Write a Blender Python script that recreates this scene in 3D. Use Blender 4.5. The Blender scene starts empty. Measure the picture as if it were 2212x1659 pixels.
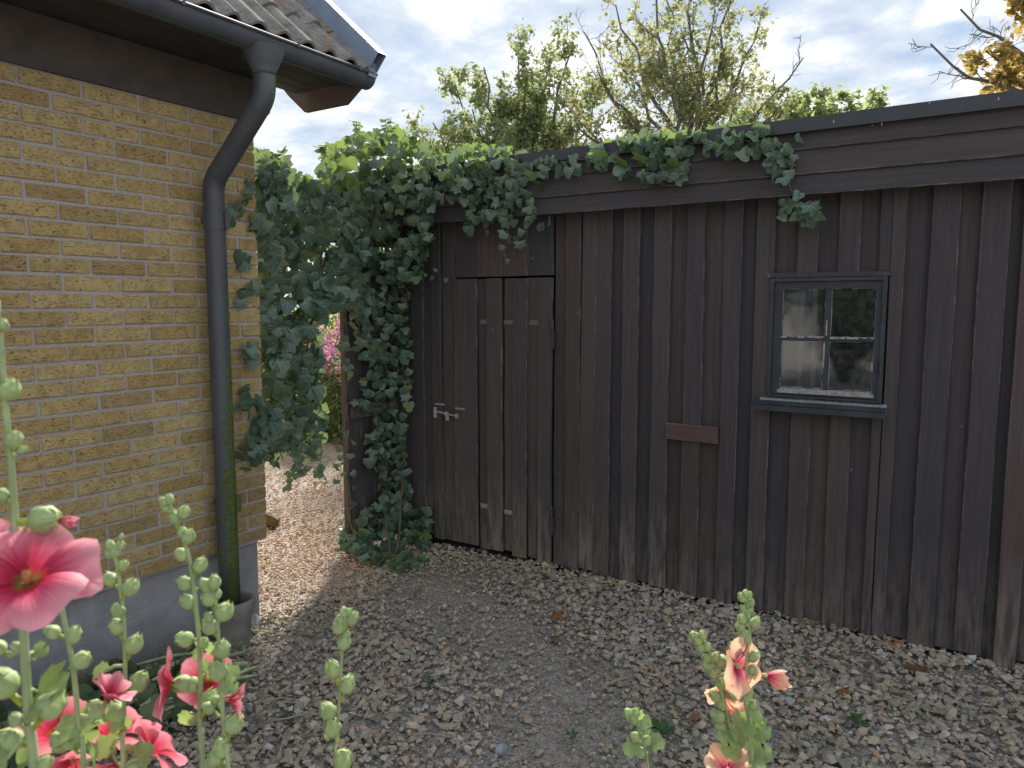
import bpy, bmesh, math, random
import numpy as np
from mathutils import Vector, Matrix, Quaternion

random.seed(11)
rng = np.random.default_rng(11)
rad = math.radians
S = bpy.context.scene
COL = S.collection

# ------------------------------------------------------------------ camera
CAM_H = 1.78
HEAD = rad(32.7)          # view heading, turned left of +Y (the house wall runs along Y)
PITCH = rad(-6.05)
cd = bpy.data.cameras.new('camera')
cd.sensor_width = 36.0
cd.lens = 36.0 * 1608 / 2212
cd.clip_start = 0.05
cd.clip_end = 3000
cd.dof.use_dof = True
cd.dof.focus_distance = 4.2
cd.dof.aperture_fstop = 9.0
cam = bpy.data.objects.new('camera', cd)
COL.objects.link(cam)
cam.location = (0, 0, CAM_H)
cam.rotation_euler = (math.pi / 2 + PITCH, 0, HEAD)
S.camera = cam

# ------------------------------------------------------------------ sky, sun, exposure
SUN_AZ = rad(31)          # left of +Y
SUN_EL = rad(36)
world = bpy.data.worlds.new('World')
S.world = world
world.use_nodes = True
wn = world.node_tree
wn.nodes.clear()

class G:
    """small node-graph helper"""
    def __init__(s, nt): s.nt = nt
    def n(s, t, ins=None, **props):
        nd = s.nt.nodes.new(t)
        for k, v in props.items(): setattr(nd, k, v)
        for k, v in (ins or {}).items():
            sock = nd.inputs[k]
            if isinstance(v, bpy.types.NodeSocket): s.nt.links.new(v, sock)
            elif isinstance(v, bpy.types.Node): s.nt.links.new(v.outputs[0], sock)
            else: sock.default_value = v
        return nd
    def math(s, op, a, b=None, c=None, clamp=False):
        ins = {0: a}
        if b is not None: ins[1] = b
        if c is not None: ins[2] = c
        return s.n('ShaderNodeMath', ins, operation=op, use_clamp=clamp).outputs[0]
    def noise(s, vec, scale, detail=4, rough=.55, w=0):
        return s.n('ShaderNodeTexNoise', {'Vector': vec, 'Scale': scale, 'Detail': detail, 'Roughness': rough}).outputs[0]
    def ramp(s, fac, stops, interp='LINEAR'):
        r = s.n('ShaderNodeValToRGB', {0: fac})
        cr = r.color_ramp
        cr.interpolation = interp
        while len(cr.elements) < len(stops): cr.elements.new(.5)
        for e, (p, c) in zip(cr.elements, stops):
            e.position = p
            e.color = (c, c, c, 1) if not hasattr(c, '__len__') else (*c, 1)
        return r.outputs[0]
    def mix(s, fac, a, b, blend='MIX'):
        m = s.n('ShaderNodeMix', data_type='RGBA', blend_type=blend)
        for i, v in ((0, fac), (6, a), (7, b)):
            if isinstance(v, bpy.types.NodeSocket): s.nt.links.new(v, m.inputs[i])
            elif i == 0: m.inputs[0].default_value = v
            else: m.inputs[i].default_value = (*v, 1)
        return m.outputs[2]
    def sep(s, vec):
        return s.n('ShaderNodeSeparateXYZ', {0: vec}).outputs
    def comb(s, x, y, z):
        return s.n('ShaderNodeCombineXYZ', {0: x, 1: y, 2: z}).outputs[0]
    def scale(s, vec, v):
        return s.n('ShaderNodeMapping', {'Vector': vec, 'Scale': v}).outputs[0]
    def bump(s, h, dist, strength=1.0):
        return s.n('ShaderNodeBump', {'Height': h, 'Distance': dist, 'Strength': strength}).outputs[0]

g = G(wn)
sky = g.n('ShaderNodeTexSky', sky_type='NISHITA', sun_disc=False, sun_elevation=SUN_EL,
          sun_rotation=-SUN_AZ, air_density=1.0, dust_density=.3, ozone_density=1.0)
dirv = g.n('ShaderNodeTexCoord').outputs['Generated']
dx, dy, dz = g.sep(dirv)
zz = g.math('ADD', g.math('MAXIMUM', dz, 0.0), .16)
cuv = g.comb(g.math('DIVIDE', dx, zz), g.math('DIVIDE', dy, zz), 0.0)
n1 = g.noise(cuv, 2.6, 7, .60)
n2 = g.noise(g.scale(cuv, (1.0, 1.0, 1.0)), 4.6, 6, .6)
n3 = g.noise(g.n('ShaderNodeVectorMath', {0: cuv, 1: (7.3, 2.1, 4.0)}, operation='ADD').outputs[0], 2.6, 6, .55)
dens = g.math('ADD', g.math('MULTIPLY', n1, .68), g.math('MULTIPLY', n2, .32))
mask = g.ramp(dens, [(.34, 0.0), (.42, .65), (.50, 1.0)])
shade = g.math('ADD', g.math('MULTIPLY', n3, .6), g.math('MULTIPLY', n2, .4))
ccol = g.ramp(shade, [(.40, (.36, .425, .53)), (.485, (.48, .53, .60)), (.54, (.62, .645, .67)), (.62, (.88, .88, .87))])
cloud = g.n('ShaderNodeVectorMath', {0: ccol, 3: 9.0}, operation='SCALE').outputs[0]
skyc = g.n('ShaderNodeVectorMath', {0: sky.outputs[0], 3: .62}, operation='SCALE').outputs[0]
final = g.mix(mask, skyc, cloud)
bg = g.n('ShaderNodeBackground', {'Color': final, 'Strength': .085})
wn.links.new(bg.outputs[0], g.n('ShaderNodeOutputWorld').inputs[0])

sd = bpy.data.lights.new('sun', 'SUN')
sd.energy = 4.6
sd.angle = rad(5.0)
sd.color = (1.0, .93, .82)
sun = bpy.data.objects.new('sun', sd)
COL.objects.link(sun)
sdir = Vector((-math.sin(SUN_AZ) * math.cos(SUN_EL), math.cos(SUN_AZ) * math.cos(SUN_EL), math.sin(SUN_EL)))
sun.rotation_euler = sdir.to_track_quat('Z', 'Y').to_euler()
sun.location = (0, 8, 12)
S.view_settings.view_transform = 'Standard'
S.view_settings.look = 'None'
S.view_settings.exposure = 1.1
S.view_settings.gamma = 1.0
S.view_settings.use_curve_mapping = False
S.cycles.max_bounces = 8
S.cycles.transparent_max_bounces = 6
S.cycles.sample_clamp_indirect = 6

# ------------------------------------------------------------------ places measured from the photograph
FPX, CXP, CYP = 1608.0, 1106.0, 829.5
_f = Vector((-math.sin(HEAD) * math.cos(PITCH), math.cos(HEAD) * math.cos(PITCH), math.sin(PITCH)))
_r = Vector((math.cos(HEAD), math.sin(HEAD), 0))
_u = _r.cross(_f)
CAMP = Vector((0, 0, CAM_H))
def ray(px, py): return _f + _r * ((px - CXP) / FPX) - _u * ((py - CYP) / FPX)
def onx(px, py, x): r = ray(px, py); return CAMP + r * ((x - CAMP.x) / r.x)
def ony(px, py, y): r = ray(px, py); return CAMP + r * ((y - CAMP.y) / r.y)
def onz(px, py, z=0.0): r = ray(px, py); return CAMP + r * ((z - CAMP.z) / r.z)
def dep(px, py, d): return CAMP + ray(px, py) * d

XH = -3.378      # brick face of the house wall (faces +X)
YC = 2.705       # house corner
YS = 4.254       # shed wall: front of the recessed boards
YO = 4.232       # front of the proud boards
YF = 4.13        # front of the fascia boards

# ------------------------------------------------------------------ mesh helpers
def tri_mesh(name, V, F, uv=None, smooth=False):
    V = np.asarray(V, np.float32); F = np.asarray(F, np.int32)
    me = bpy.data.meshes.new(name)
    me.vertices.add(len(V)); me.vertices.foreach_set('co', V.ravel())
    me.loops.add(F.size); me.loops.foreach_set('vertex_index', F.ravel())
    me.polygons.add(len(F))
    me.polygons.foreach_set('loop_start', np.arange(0, F.size, F.shape[1], dtype=np.int32))
    me.polygons.foreach_set('loop_total', np.full(len(F), F.shape[1], np.int32))
    me.polygons.foreach_set('use_smooth', np.full(len(F), smooth, bool))
    if uv is not None:
        ul = me.uv_layers.new(name='UVMap')
        ul.data.foreach_set('uv', np.asarray(uv, np.float32)[F.ravel()].ravel())
    me.update(calc_edges=True)
    return me

class MB:
    """collects shapes and builds one mesh"""
    def __init__(s): s.v = []; s.f = []; s.uv = []
    def add(s, V, F, uv=None):
        o = len(s.v)
        s.v += [tuple(p) for p in V]
        s.f += [tuple(i + o for i in f) for f in F]
        if uv is not None: s.uv += list(uv)
    def box(s, x0, x1, y0, y1, z0, z1):
        V = [(x, y, z) for z in (z0, z1) for y in (y0, y1) for x in (x0, x1)]
        s.add(V, [(0, 2, 3, 1), (4, 5, 7, 6), (0, 1, 5, 4), (2, 6, 7, 3), (0, 4, 6, 2), (1, 3, 7, 5)])
    def prism(s, poly, off):
        """polygon (3D points) extruded by off"""
        n = len(poly); off = Vector(off)
        V = [Vector(p) for p in poly] + [Vector(p) + off for p in poly]
        s.add(V, [tuple(range(n))[::-1], tuple(range(n, 2 * n))] + [(i, (i + 1) % n, n + (i + 1) % n, n + i) for i in range(n)])
    def tube(s, pts, radii, n=8, cap=True):
        pts = [Vector(p) for p in pts]
        if not hasattr(radii, '__len__'): radii = [radii] * len(pts)
        rings = []
        t0 = (pts[1] - pts[0]).normalized()
        ref = Vector((0, 0, 1)) if abs(t0.z) < .9 else Vector((1, 0, 0))
        a = t0.cross(ref).normalized()
        V = []; F = []
        for i, p in enumerate(pts):
            t = (pts[min(i + 1, len(pts) - 1)] - pts[max(i - 1, 0)])
            t = t.normalized() if t.length > 1e-9 else t0
            a = (a - t * a.dot(t))
            a = a.normalized() if a.length > 1e-6 else t.orthogonal().normalized()
            b = t.cross(a)
            for k in range(n):
                an = 2 * math.pi * k / n
                V.append(p + (a * math.cos(an) + b * math.sin(an)) * radii[i])
        for i in range(len(pts) - 1):
            for k in range(n):
                F.append((i * n + k, i * n + (k + 1) % n, (i + 1) * n + (k + 1) % n, (i + 1) * n + k))
        if cap:
            F.append(tuple(range(n))[::-1]); F.append(tuple(range((len(pts) - 1) * n, len(pts) * n)))
        s.add(V, F)
    def lathe(s, prof, center, n=20):
        c = Vector(center)
        V = [c + Vector((r * math.cos(2 * math.pi * k / n), r * math.sin(2 * math.pi * k / n), z)) for r, z in prof for k in range(n)]
        s.add(V, [(i * n + k, i * n + (k + 1) % n, (i + 1) * n + (k + 1) % n, (i + 1) * n + k) for i in range(len(prof) - 1) for k in range(n)])
    def mesh(s, name, smooth=False, bevel=0, seg=1):
        me = bpy.data.meshes.new(name)
        me.from_pydata(s.v, [], s.f)
        if s.uv and len(s.uv) == len(s.v):
            ul = me.uv_layers.new(name='UVMap')
            for lp in me.loops: ul.data[lp.index].uv = s.uv[lp.vertex_index]
        if bevel:
            bm = bmesh.new(); bm.from_mesh(me)
            bmesh.ops.bevel(bm, geom=bm.edges[:], offset=bevel, segments=seg, affect='EDGES', profile=.6)
            bm.to_mesh(me); bm.free()
        if smooth: me.polygons.foreach_set('use_smooth', [True] * len(me.polygons))
        me.update()
        return me
    def build(s, name, m, parent=None, smooth=False, bevel=0, seg=1):
        return obj(name, s.mesh(name, smooth, bevel, seg), m, parent)

def obj(name, me, m, parent=None, matrix=None):
    if m is not None and not me.materials: me.materials.append(m)
    o = bpy.data.objects.new(name, me)
    COL.objects.link(o)
    if matrix is not None: o.matrix_basis = matrix
    if parent is not None:
        o.parent = parent
        p = parent; off = Vector((0, 0, 0))
        while p is not None:
            if p.type == 'EMPTY': off += p.location
            p = p.parent
        if parent.type == 'EMPTY': o.matrix_parent_inverse = Matrix.Translation(-off)
        else: o.matrix_parent_inverse = parent.matrix_basis.inverted() if parent.matrix_basis != Matrix.Identity(4) else Matrix.Identity(4)
    return o
def tag(o, label=None, cat=None, group=None, kind=None):
    if label: o['label'] = label
    if cat: o['category'] = cat
    if group: o['group'] = group
    if kind: o['kind'] = kind
    return o
def thing(name, label, cat, loc=(0, 0, 0), group=None):
    o = bpy.data.objects.new(name, None)
    o.empty_display_size = .1
    COL.objects.link(o)
    o.location = loc
    return tag(o, label, cat, group)

def arrays(V, F):
    return np.array([tuple(p) for p in V], np.float32), np.array(F, np.int32)

def scatter(name, protos, which, mats, m, parent=None, smooth=False):
    """many copies of small prototypes joined into one mesh; mats is (n,4,4)"""
    Vs, Fs, Us = [], [], []
    off = 0
    which = np.asarray(which)
    for k, (V, F, U) in enumerate(protos):
        A = mats[which == k]
        if not len(A): continue
        P = np.einsum('nij,vj->nvi', A[:, :3, :3], V) + A[:, None, :3, 3]
        n, v = P.shape[:2]
        Vs.append(P.reshape(-1, 3))
        Fs.append((F[None] + (np.arange(n) * v)[:, None, None] + off).reshape(-1, F.shape[1]))
        if U is not None: Us.append(np.tile(U, (n, 1)))
        off += n * v
    me = tri_mesh(name, np.concatenate(Vs), np.concatenate(Fs), np.concatenate(Us) if Us else None, smooth)
    return obj(name, me, m, parent)

def rand_rot(n, tilt=None):
    """n random rotation matrices; tilt limits the lean from upright"""
    q = rng.normal(size=(n, 4))
    q /= np.linalg.norm(q, axis=1)[:, None]
    if tilt is not None:
        az = rng.uniform(0, 2 * np.pi, n); ti = rng.normal(0, tilt, n); ph = rng.uniform(0, 2 * np.pi, n)
        ax = np.stack([np.cos(ph), np.sin(ph), np.zeros(n)], 1)
        q1 = np.concatenate([np.cos(ti / 2)[:, None], ax * np.sin(ti / 2)[:, None]], 1)
        q2 = np.stack([np.cos(az / 2), np.zeros(n), np.zeros(n), np.sin(az / 2)], 1)
        w1, x1, y1, z1 = q1.T; w2, x2, y2, z2 = q2.T
        q = np.stack([w1*w2-x1*x2-y1*y2-z1*z2, w1*x2+x1*w2+y1*z2-z1*y2, w1*y2-x1*z2+y1*w2+z1*x2, w1*z2+x1*y2-y1*x2+z1*w2], 1)
    w, x, y, z = q.T
    R = np.empty((n, 3, 3))
    R[:, 0, 0] = 1-2*(y*y+z*z); R[:, 0, 1] = 2*(x*y-z*w); R[:, 0, 2] = 2*(x*z+y*w)
    R[:, 1, 0] = 2*(x*y+z*w); R[:, 1, 1] = 1-2*(x*x+z*z); R[:, 1, 2] = 2*(y*z-x*w)
    R[:, 2, 0] = 2*(x*z-y*w); R[:, 2, 1] = 2*(y*z+x*w); R[:, 2, 2] = 1-2*(x*x+y*y)
    return R

def basis(tip, nor):
    """matrix whose Y axis is tip and Z axis is close to nor"""
    y = Vector(tip).normalized(); z = Vector(nor)
    z = z - y * z.dot(y)
    z = z.normalized() if z.length > 1e-5 else y.orthogonal().normalized()
    x = y.cross(z)
    return Matrix((x, y, z)).transposed()
def place(p, tip, nor, s):
    return Matrix.Translation(p) @ basis(tip, nor).to_4x4() @ Matrix.Diagonal((s, s, s, 1))
def rvec(s=1.0): return Vector((random.gauss(0, s), random.gauss(0, s), random.gauss(0, s)))
def sample_poly(poly, n):
    xs = [p[0] for p in poly]; ys = [p[1] for p in poly]
    out = []
    while len(out) < n:
        x = random.uniform(min(xs), max(xs)); y = random.uniform(min(ys), max(ys))
        ins = False; j = len(poly) - 1
        for i in range(len(poly)):
            xi, yi = poly[i]; xj, yj = poly[j]
            if (yi > y) != (yj > y) and x < (xj - xi) * (y - yi) / (yj - yi) + xi: ins = not ins
            j = i
        if ins: out.append((x, y))
    return out

# ------------------------------------------------------------------ materials
def M(name):
    m = bpy.data.materials.new(name); m.use_nodes = True
    nt = m.node_tree
    b = nt.nodes['Principled BSDF']
    return m, G(nt), b
def link(g, out, sock): g.nt.links.new(out, sock)
def setup(g, b, col=None, rough=None, bump=None, spec=None):
    if col is not None:
        if isinstance(col, bpy.types.NodeSocket): link(g, col, b.inputs['Base Color'])
        else: b.inputs['Base Color'].default_value = (*col, 1)
    if rough is not None:
        if isinstance(rough, bpy.types.NodeSocket): link(g, rough, b.inputs['Roughness'])
        else: b.inputs['Roughness'].default_value = rough
    if bump is not None: link(g, bump, b.inputs['Normal'])
    if spec is not None: b.inputs['Specular IOR Level'].default_value = spec
def pos(g): return g.n('ShaderNodeNewGeometry').outputs['Position']
def orand(g): return g.n('ShaderNodeObjectInfo').outputs['Random']
def irand(g):
    a = g.n('ShaderNodeNewGeometry').outputs['Random Per Island']
    return g.math('FRACT', g.math('ADD', a, g.n('ShaderNodeObjectInfo').outputs['Random']))

def mat_brick():
    m, g, b = M('yellow_brick')
    p = pos(g); r = orand(g)
    off = g.n('ShaderNodeVectorMath', {0: p, 1: g.comb(0.0, g.math('MULTIPLY', r, 37.0), 0.0)}, operation='ADD').outputs[0]
    base = g.ramp(r, [(0, (.42, .30, .125)), (.3, (.49, .365, .165)), (.6, (.55, .425, .205)), (.85, (.46, .345, .165)), (1, (.38, .27, .13))])
    sv = g.scale(off, (1, .45, 1.4))
    blot = g.noise(off, 22, 5, .62)
    c = g.mix(g.ramp(blot, [(.42, 0), (.7, .55)]), base, (.23, .15, .065))
    pits = g.noise(sv, 150, 3, .6)
    pm = g.ramp(pits, [(.30, 1), (.42, 0)])
    c = g.mix(g.math('MULTIPLY', pm, .75), c, (.12, .08, .035))
    lite = g.ramp(g.noise(off, 60, 4, .6), [(.55, 0), (.75, .35)])
    c = g.mix(lite, c, (.56, .44, .21))
    # dirt washed down towards the ground
    z = g.sep(p)[2]
    dm = g.math('MULTIPLY', g.ramp(g.noise(p, 3.5, 4, .6), [(.35, 0), (.65, .45)]), g.ramp(z, [(.3, 1), (1.0, .25)]))
    c = g.mix(dm, c, (.20, .145, .075))
    h = g.math('ADD', g.math('MULTIPLY', pm, -1.0), g.math('MULTIPLY', g.noise(sv, 90, 5, .65), .9))
    setup(g, b, c, .9, g.bump(h, .004, .9), .2)
    return m
def mat_mortar():
    m, g, b = M('grey_mortar')
    p = pos(g)
    c = g.ramp(g.noise(p, 260, 3, .7), [(.3, (.24, .22, .21)), (.5, (.48, .44, .42)), (.72, (.70, .67, .64))])
    setup(g, b, c, .95, g.bump(g.noise(p, 200, 4, .7), .006), .2)
    return m
def mat_plinth():
    m, g, b = M('grey_render')
    p = pos(g)
    n = g.noise(p, 6, 6, .6)
    c = g.ramp(n, [(.3, (.25, .252, .26)), (.55, (.335, .336, .345)), (.75, (.42, .418, .42))])
    z = g.sep(p)[2]
    dirt = g.math('MULTIPLY', g.ramp(z, [(.0, 1), (.16, 0)]), g.noise(p, 14, 4, .6))
    c = g.mix(dirt, c, (.10, .105, .075))
    h = g.math('ADD', g.noise(g.scale(p, (1, .4, 1.5)), 45, 6, .7), g.math('MULTIPLY', g.noise(p, 180, 3, .7), .5))
    setup(g, b, c, .92, g.bump(h, .006), .25)
    return m
def mat_wood(name, tone=1.0, red=0.0, wear=0.5, axis='z', moss=0.0):
    m, g, b = M(name)
    p = pos(g); r = orand(g)
    off = g.n('ShaderNodeVectorMath', {0: p, 1: g.comb(g.math('MULTIPLY', r, 41.0), 0.0, g.math('MULTIPLY', r, 17.0))}, operation='ADD').outputs[0]
    sc = (lambda a_, b_: (a_, a_, b_)) if axis == 'z' else (lambda a_, b_: (b_, a_, a_))
    tone *= 1.38
    grain = g.noise(g.scale(off, sc(60, 1.6)), 1.0, 6, .62)
    fine = g.noise(g.scale(off, sc(220, 5)), 1.0, 4, .6)
    a = tuple(v * tone for v in (.040, .038, .042)); d = tuple(v * tone for v in (.060, .051, .051)); e = tuple(v * tone for v in (.078, .059, .055))
    base = g.ramp(r, [(0, a), (.35, d), (.6, a), (.8, tuple(v * tone for v in (.058, .049, .049))), (1, e)])
    if red: base = g.mix(red, base, (.14, .065, .055))
    c = g.mix(g.ramp(grain, [(.35, 0), (.7, .55)]), base, tuple(v * tone for v in (.030, .027, .029)))
    c = g.mix(g.ramp(fine, [(.58, 0), (.8, .35)]), c, tuple(v * tone for v in (.15, .125, .115)))
    # rain wear: bare greyish wood towards the foot of the boards, ragged upper edge
    z = g.sep(p)[2]
    wn_ = g.noise(g.scale(off, (26, 26, 4)), 1.0, 5, .65)
    wm = g.math('MULTIPLY', g.ramp(z, [(.05, 1), (.62, 0)]), g.ramp(wn_, [(.40, 0), (.60, 1)]))
    c = g.mix(g.math('MULTIPLY', wm, wear), c, (.25, .215, .185))
    # pale broken line on board edges: worn paint plus a painted-in lit edge
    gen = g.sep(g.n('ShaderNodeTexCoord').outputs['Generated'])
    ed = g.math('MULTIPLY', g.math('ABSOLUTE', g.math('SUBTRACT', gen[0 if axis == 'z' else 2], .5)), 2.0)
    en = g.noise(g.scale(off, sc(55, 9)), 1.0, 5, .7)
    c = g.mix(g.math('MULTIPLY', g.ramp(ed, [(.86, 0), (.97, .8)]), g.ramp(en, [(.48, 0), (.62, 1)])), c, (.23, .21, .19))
    # algae on some boards
    mo = g.math('MULTIPLY', g.ramp(z, [(.0, 1), (.30, 0)]), g.ramp(g.noise(g.scale(off, (12, 12, 9)), 1.0, 4, .6), [(.45, 0), (.65, 1)]))
    mo = g.math('MULTIPLY', mo, moss if moss else g.ramp(r, [(.45, 0), (.75, .6)]))
    c = g.mix(mo, c, (.12, .13, .05))
    fl = g.ramp(g.noise(g.scale(off, (38, 38, 22)), 1.0, 2, .5), [(.775, 0), (.79, .7)])
    c = g.mix(fl, c, (.38, .37, .36))
    h = g.math('ADD', grain, g.math('MULTIPLY', fine, .6))
    setup(g, b, c, g.ramp(grain, [(.3, .62), (.7, .82)]), g.bump(h, .0022, .9), .35)
    return m
def mat_plain(name, col, rough=.6, bumpscale=0, bumpd=.001, var=.25, metal=0.0, spec=.4, nscale=9):
    m, g, b = M(name)
    p = pos(g)
    n = g.noise(p, nscale, 5, .6)
    c = g.mix(g.ramp(n, [(.3, 0), (.7, 1)]), tuple(v * (1 - var) for v in col), tuple(v * (1 + var) for v in col))
    setup(g, b, c, rough, g.bump(g.noise(p, bumpscale, 4, .6), bumpd) if bumpscale else None, spec)
    b.inputs['Metallic'].default_value = metal
    return m
def mat_pipe():
    m, g, b = M('painted_steel_with_algae')
    p = pos(g)
    x, y, z = g.sep(p)
    c = g.mix(g.ramp(g.noise(g.scale(p, (8, 8, 1.2)), 1.0, 5, .6), [(.3, 0), (.7, 1)]), (.058, .066, .078), (.090, .100, .115))
    side = g.ramp(g.math('ADD', y, g.math('MULTIPLY', z, .0)), [(0, 0), (1, 1)])
    yy = g.math('DIVIDE', g.math('SUBTRACT', y, 2.375), .052)           # -1 near side, +1 towards the corner
    n = g.noise(g.scale(p, (30, 30, 12)), 1.0, 6, .68)
    zf = g.ramp(g.math('DIVIDE', z, 2.4), [(.0, 1.0), (.30, .9), (.55, .62), (.80, .18), (.92, 0.0)])
    s = g.math('ADD', g.math('MULTIPLY', yy, .34), g.math('ADD', g.math('MULTIPLY', zf, .62), g.math('MULTIPLY', g.math('SUBTRACT', n, .5), 1.1)))
    mk = g.ramp(s, [(.25, 0), (.40, 1)])
    green = g.ramp(g.noise(p, 60, 5, .7), [(.3, (.035, .050, .016)), (.55, (.095, .130, .034)), (.75, (.16, .20, .05))])
    c = g.mix(mk, c, green)
    setup(g, b, c, g.math('ADD', .42, g.math('MULTIPLY', mk, .45)), g.bump(g.math('MULTIPLY', mk, g.noise(p, 150, 4, .7)), .003), .45)
    return m
def mat_tile():
    m, g, b = M('lichen_roof_tile')
    p = pos(g); r = orand(g)
    n = g.noise(p, 14, 6, .65)
    c = g.ramp(n, [(.3, (.15, .14, .13)), (.5, (.24, .225, .21)), (.7, (.34, .325, .30))])
    c = g.mix(g.math('MULTIPLY', g.ramp(g.noise(p, 5, 4, .6), [(.52, 0), (.66, .65)]), g.ramp(r, [(.2, .15), (.8, 1)])), c, (.34, .19, .12))
    c = g.mix(g.ramp(g.noise(p, 9, 5, .65), [(.5, 0), (.66, .6)]), c, (.15, .165, .085))
    c = g.mix(g.ramp(g.noise(p, 95, 3, .6), [(.62, 0), (.70, .75)]), c, (.46, .45, .42))
    setup(g, b, c, .93, g.bump(g.noise(p, 130, 5, .7), .004), .2)
    return m
def mat_stone(name, warm=0.0, dust=0.0):
    m, g, b = M(name)
    r = irand(g); p = pos(g)
    pal = [(.0, (.11, .11, .115)), (.10, (.185, .175, .16)), (.25, (.235, .215, .19)), (.38, (.27, .225, .185)), (.5, (.195, .20, .165)),
           (.62, (.30, .265, .235)), (.74, (.22, .225, .235)), (.86, (.36, .33, .30)), (.94, (.30, .20, .135)), (1.0, (.46, .44, .42))]
    c = g.ramp(r, [(q, tuple(min(.66, w * k_) for w, k_ in zip(cc, (1.82, 1.70, 1.50)))) for q, cc in pal])
    if warm: c = g.mix(warm, c, (.70, .46, .32))
    c = g.mix(g.ramp(g.noise(p, 120, 4, .65), [(.35, .35), (.65, 0)]), c, (.12, .11, .10))
    # moss film where the ground stays damp
    mm = g.ramp(g.noise(p, 1.3, 3, .55), [(.48, 0), (.66, .42 if not warm else .12)])
    c = g.mix(mm, c, (.19, .20, .115))
    setup(g, b, c, .85, g.bump(g.noise(p, 160, 4, .65), .003), .3)
    return m
def mat_ground():
    m, g, b = M('gravel_bed')
    p = pos(g)
    v = g.n('ShaderNodeTexVoronoi', {'Vector': p, 'Scale': 95.0, 'Randomness': 1.0})
    hue = g.sep(v.outputs['Color'])[0]
    c = g.ramp(hue, [(0, (.23, .21, .195)), (.35, (.38, .34, .305)), (.6, (.45, .385, .335)), (.85, (.41, .385, .36)), (1, (.56, .52, .48))])
    x, y, z = g.sep(p)
    # pinker, drier gravel on the path beyond the house corner
    far = g.ramp(g.math('ADD', g.math('MULTIPLY', x, -.25), g.math('MULTIPLY', g.noise(p, 2.0, 3, .5), .3)), [(1.0, 0), (1.35, .75)])
    c = g.mix(far, c, (.64, .42, .29))
    c = g.mix(g.ramp(g.noise(p, 1.6, 4, .6), [(.45, 0), (.7, .25)]), c, (.24, .23, .18))
    h = g.math('SUBTRACT', 1.0, v.outputs['Distance'])
    setup(g, b, c, .95, g.bump(h, .012), .2)
    return m
def mat_leaf(name, cols, trans=.35, rough=.45, vein=None, veinw=.018, spec=.4, tcol=None, hue_noise=0):
    m, g, b = M(name)
    r = irand(g)
    n = len(cols)
    c = g.ramp(r, [(i / max(n - 1, 1), col) for i, col in enumerate(cols)])
    if vein:
        uv = g.sep(g.n('ShaderNodeUVMap', uv_map='UVMap').outputs[0])
        ang = g.math('ARCTAN2', uv[0], uv[1])
        rr = g.math('POWER', g.math('ADD', g.math('MULTIPLY', uv[0], uv[0]), g.math('MULTIPLY', uv[1], uv[1])), .5)
        d = g.math('MULTIPLY', g.math('PINGPONG', g.math('ABSOLUTE', ang), .36), rr)
        vm = g.ramp(g.math('DIVIDE', d, veinw), [(.5, .8), (1.0, 0)])
        c = g.mix(vm, c, vein)
    if hue_noise:
        c = g.mix(g.ramp(g.noise(pos(g), hue_noise, 3, .5), [(.4, 0), (.7, .5)]), c, tuple(v * 1.7 for v in cols[-1]))
    setup(g, b, c, rough, None, spec)
    t = g.n('ShaderNodeBsdfTranslucent', {'Color': g.mix(.5, c, tcol or tuple(min(1, v * 3) for v in cols[len(cols) // 2]))})
    mx = g.n('ShaderNodeMixShader', {0: trans, 1: b.outputs[0], 2: t.outputs[0]})
    link(g, mx.outputs[0], g.nt.nodes['Material Output'].inputs[0])
    return m
def mat_petal(name, stops, tstops):
    m, g, b = M(name)
    uv = g.sep(g.n('ShaderNodeUVMap', uv_map='UVMap').outputs[0])
    streak = g.noise(g.comb(g.math('MULTIPLY', uv[0], 9.0), g.math('MULTIPLY', uv[1], 1.2), g.math('MULTIPLY', orand(g), 30.0)), 1.0, 4, .6)
    rr = g.math('ADD', uv[1], g.math('MULTIPLY', g.math('SUBTRACT', streak, .5), .38))
    c = g.ramp(rr, stops); tc = g.ramp(rr, tstops)
    setup(g, b, c, .55, g.bump(streak, .0015), .25)
    t = g.n('ShaderNodeBsdfTranslucent', {'Color': tc})
    mx = g.n('ShaderNodeMixShader', {0: .34, 1: b.outputs[0], 2: t.outputs[0]})
    link(g, mx.outputs[0], g.nt.nodes['Material Output'].inputs[0])
    return m
def mat_glass():
    m, g, b = M('dusty_window_glass')
    p = pos(g)
    gl = g.n('ShaderNodeBsdfGlossy', {'Color': (.9, .93, .95, 1), 'Roughness': .05, 'Normal': g.bump(g.noise(p, 5, 2, .5), .0012)})
    tr = g.n('ShaderNodeBsdfTransparent', {'Color': (.72, .77, .78, 1)})
    fr = g.n('ShaderNodeFresnel', {'IOR': 1.52})
    a = g.n('ShaderNodeMixShader', {0: g.math('ADD', g.math('MULTIPLY', fr.outputs[0], 1.6), .05, clamp=True), 1: tr.outputs[0], 2: gl.outputs[0]})
    dust = g.ramp(g.noise(p, 30, 6, .7), [(.45, .02), (.75, .16)])
    df = g.n('ShaderNodeBsdfDiffuse', {'Color': (.34, .34, .34, 1)})
    mx = g.n('ShaderNodeMixShader', {0: dust, 1: a.outputs[0], 2: df.outputs[0]})
    link(g, mx.outputs[0], g.nt.nodes['Material Output'].inputs[0])
    return m

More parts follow.
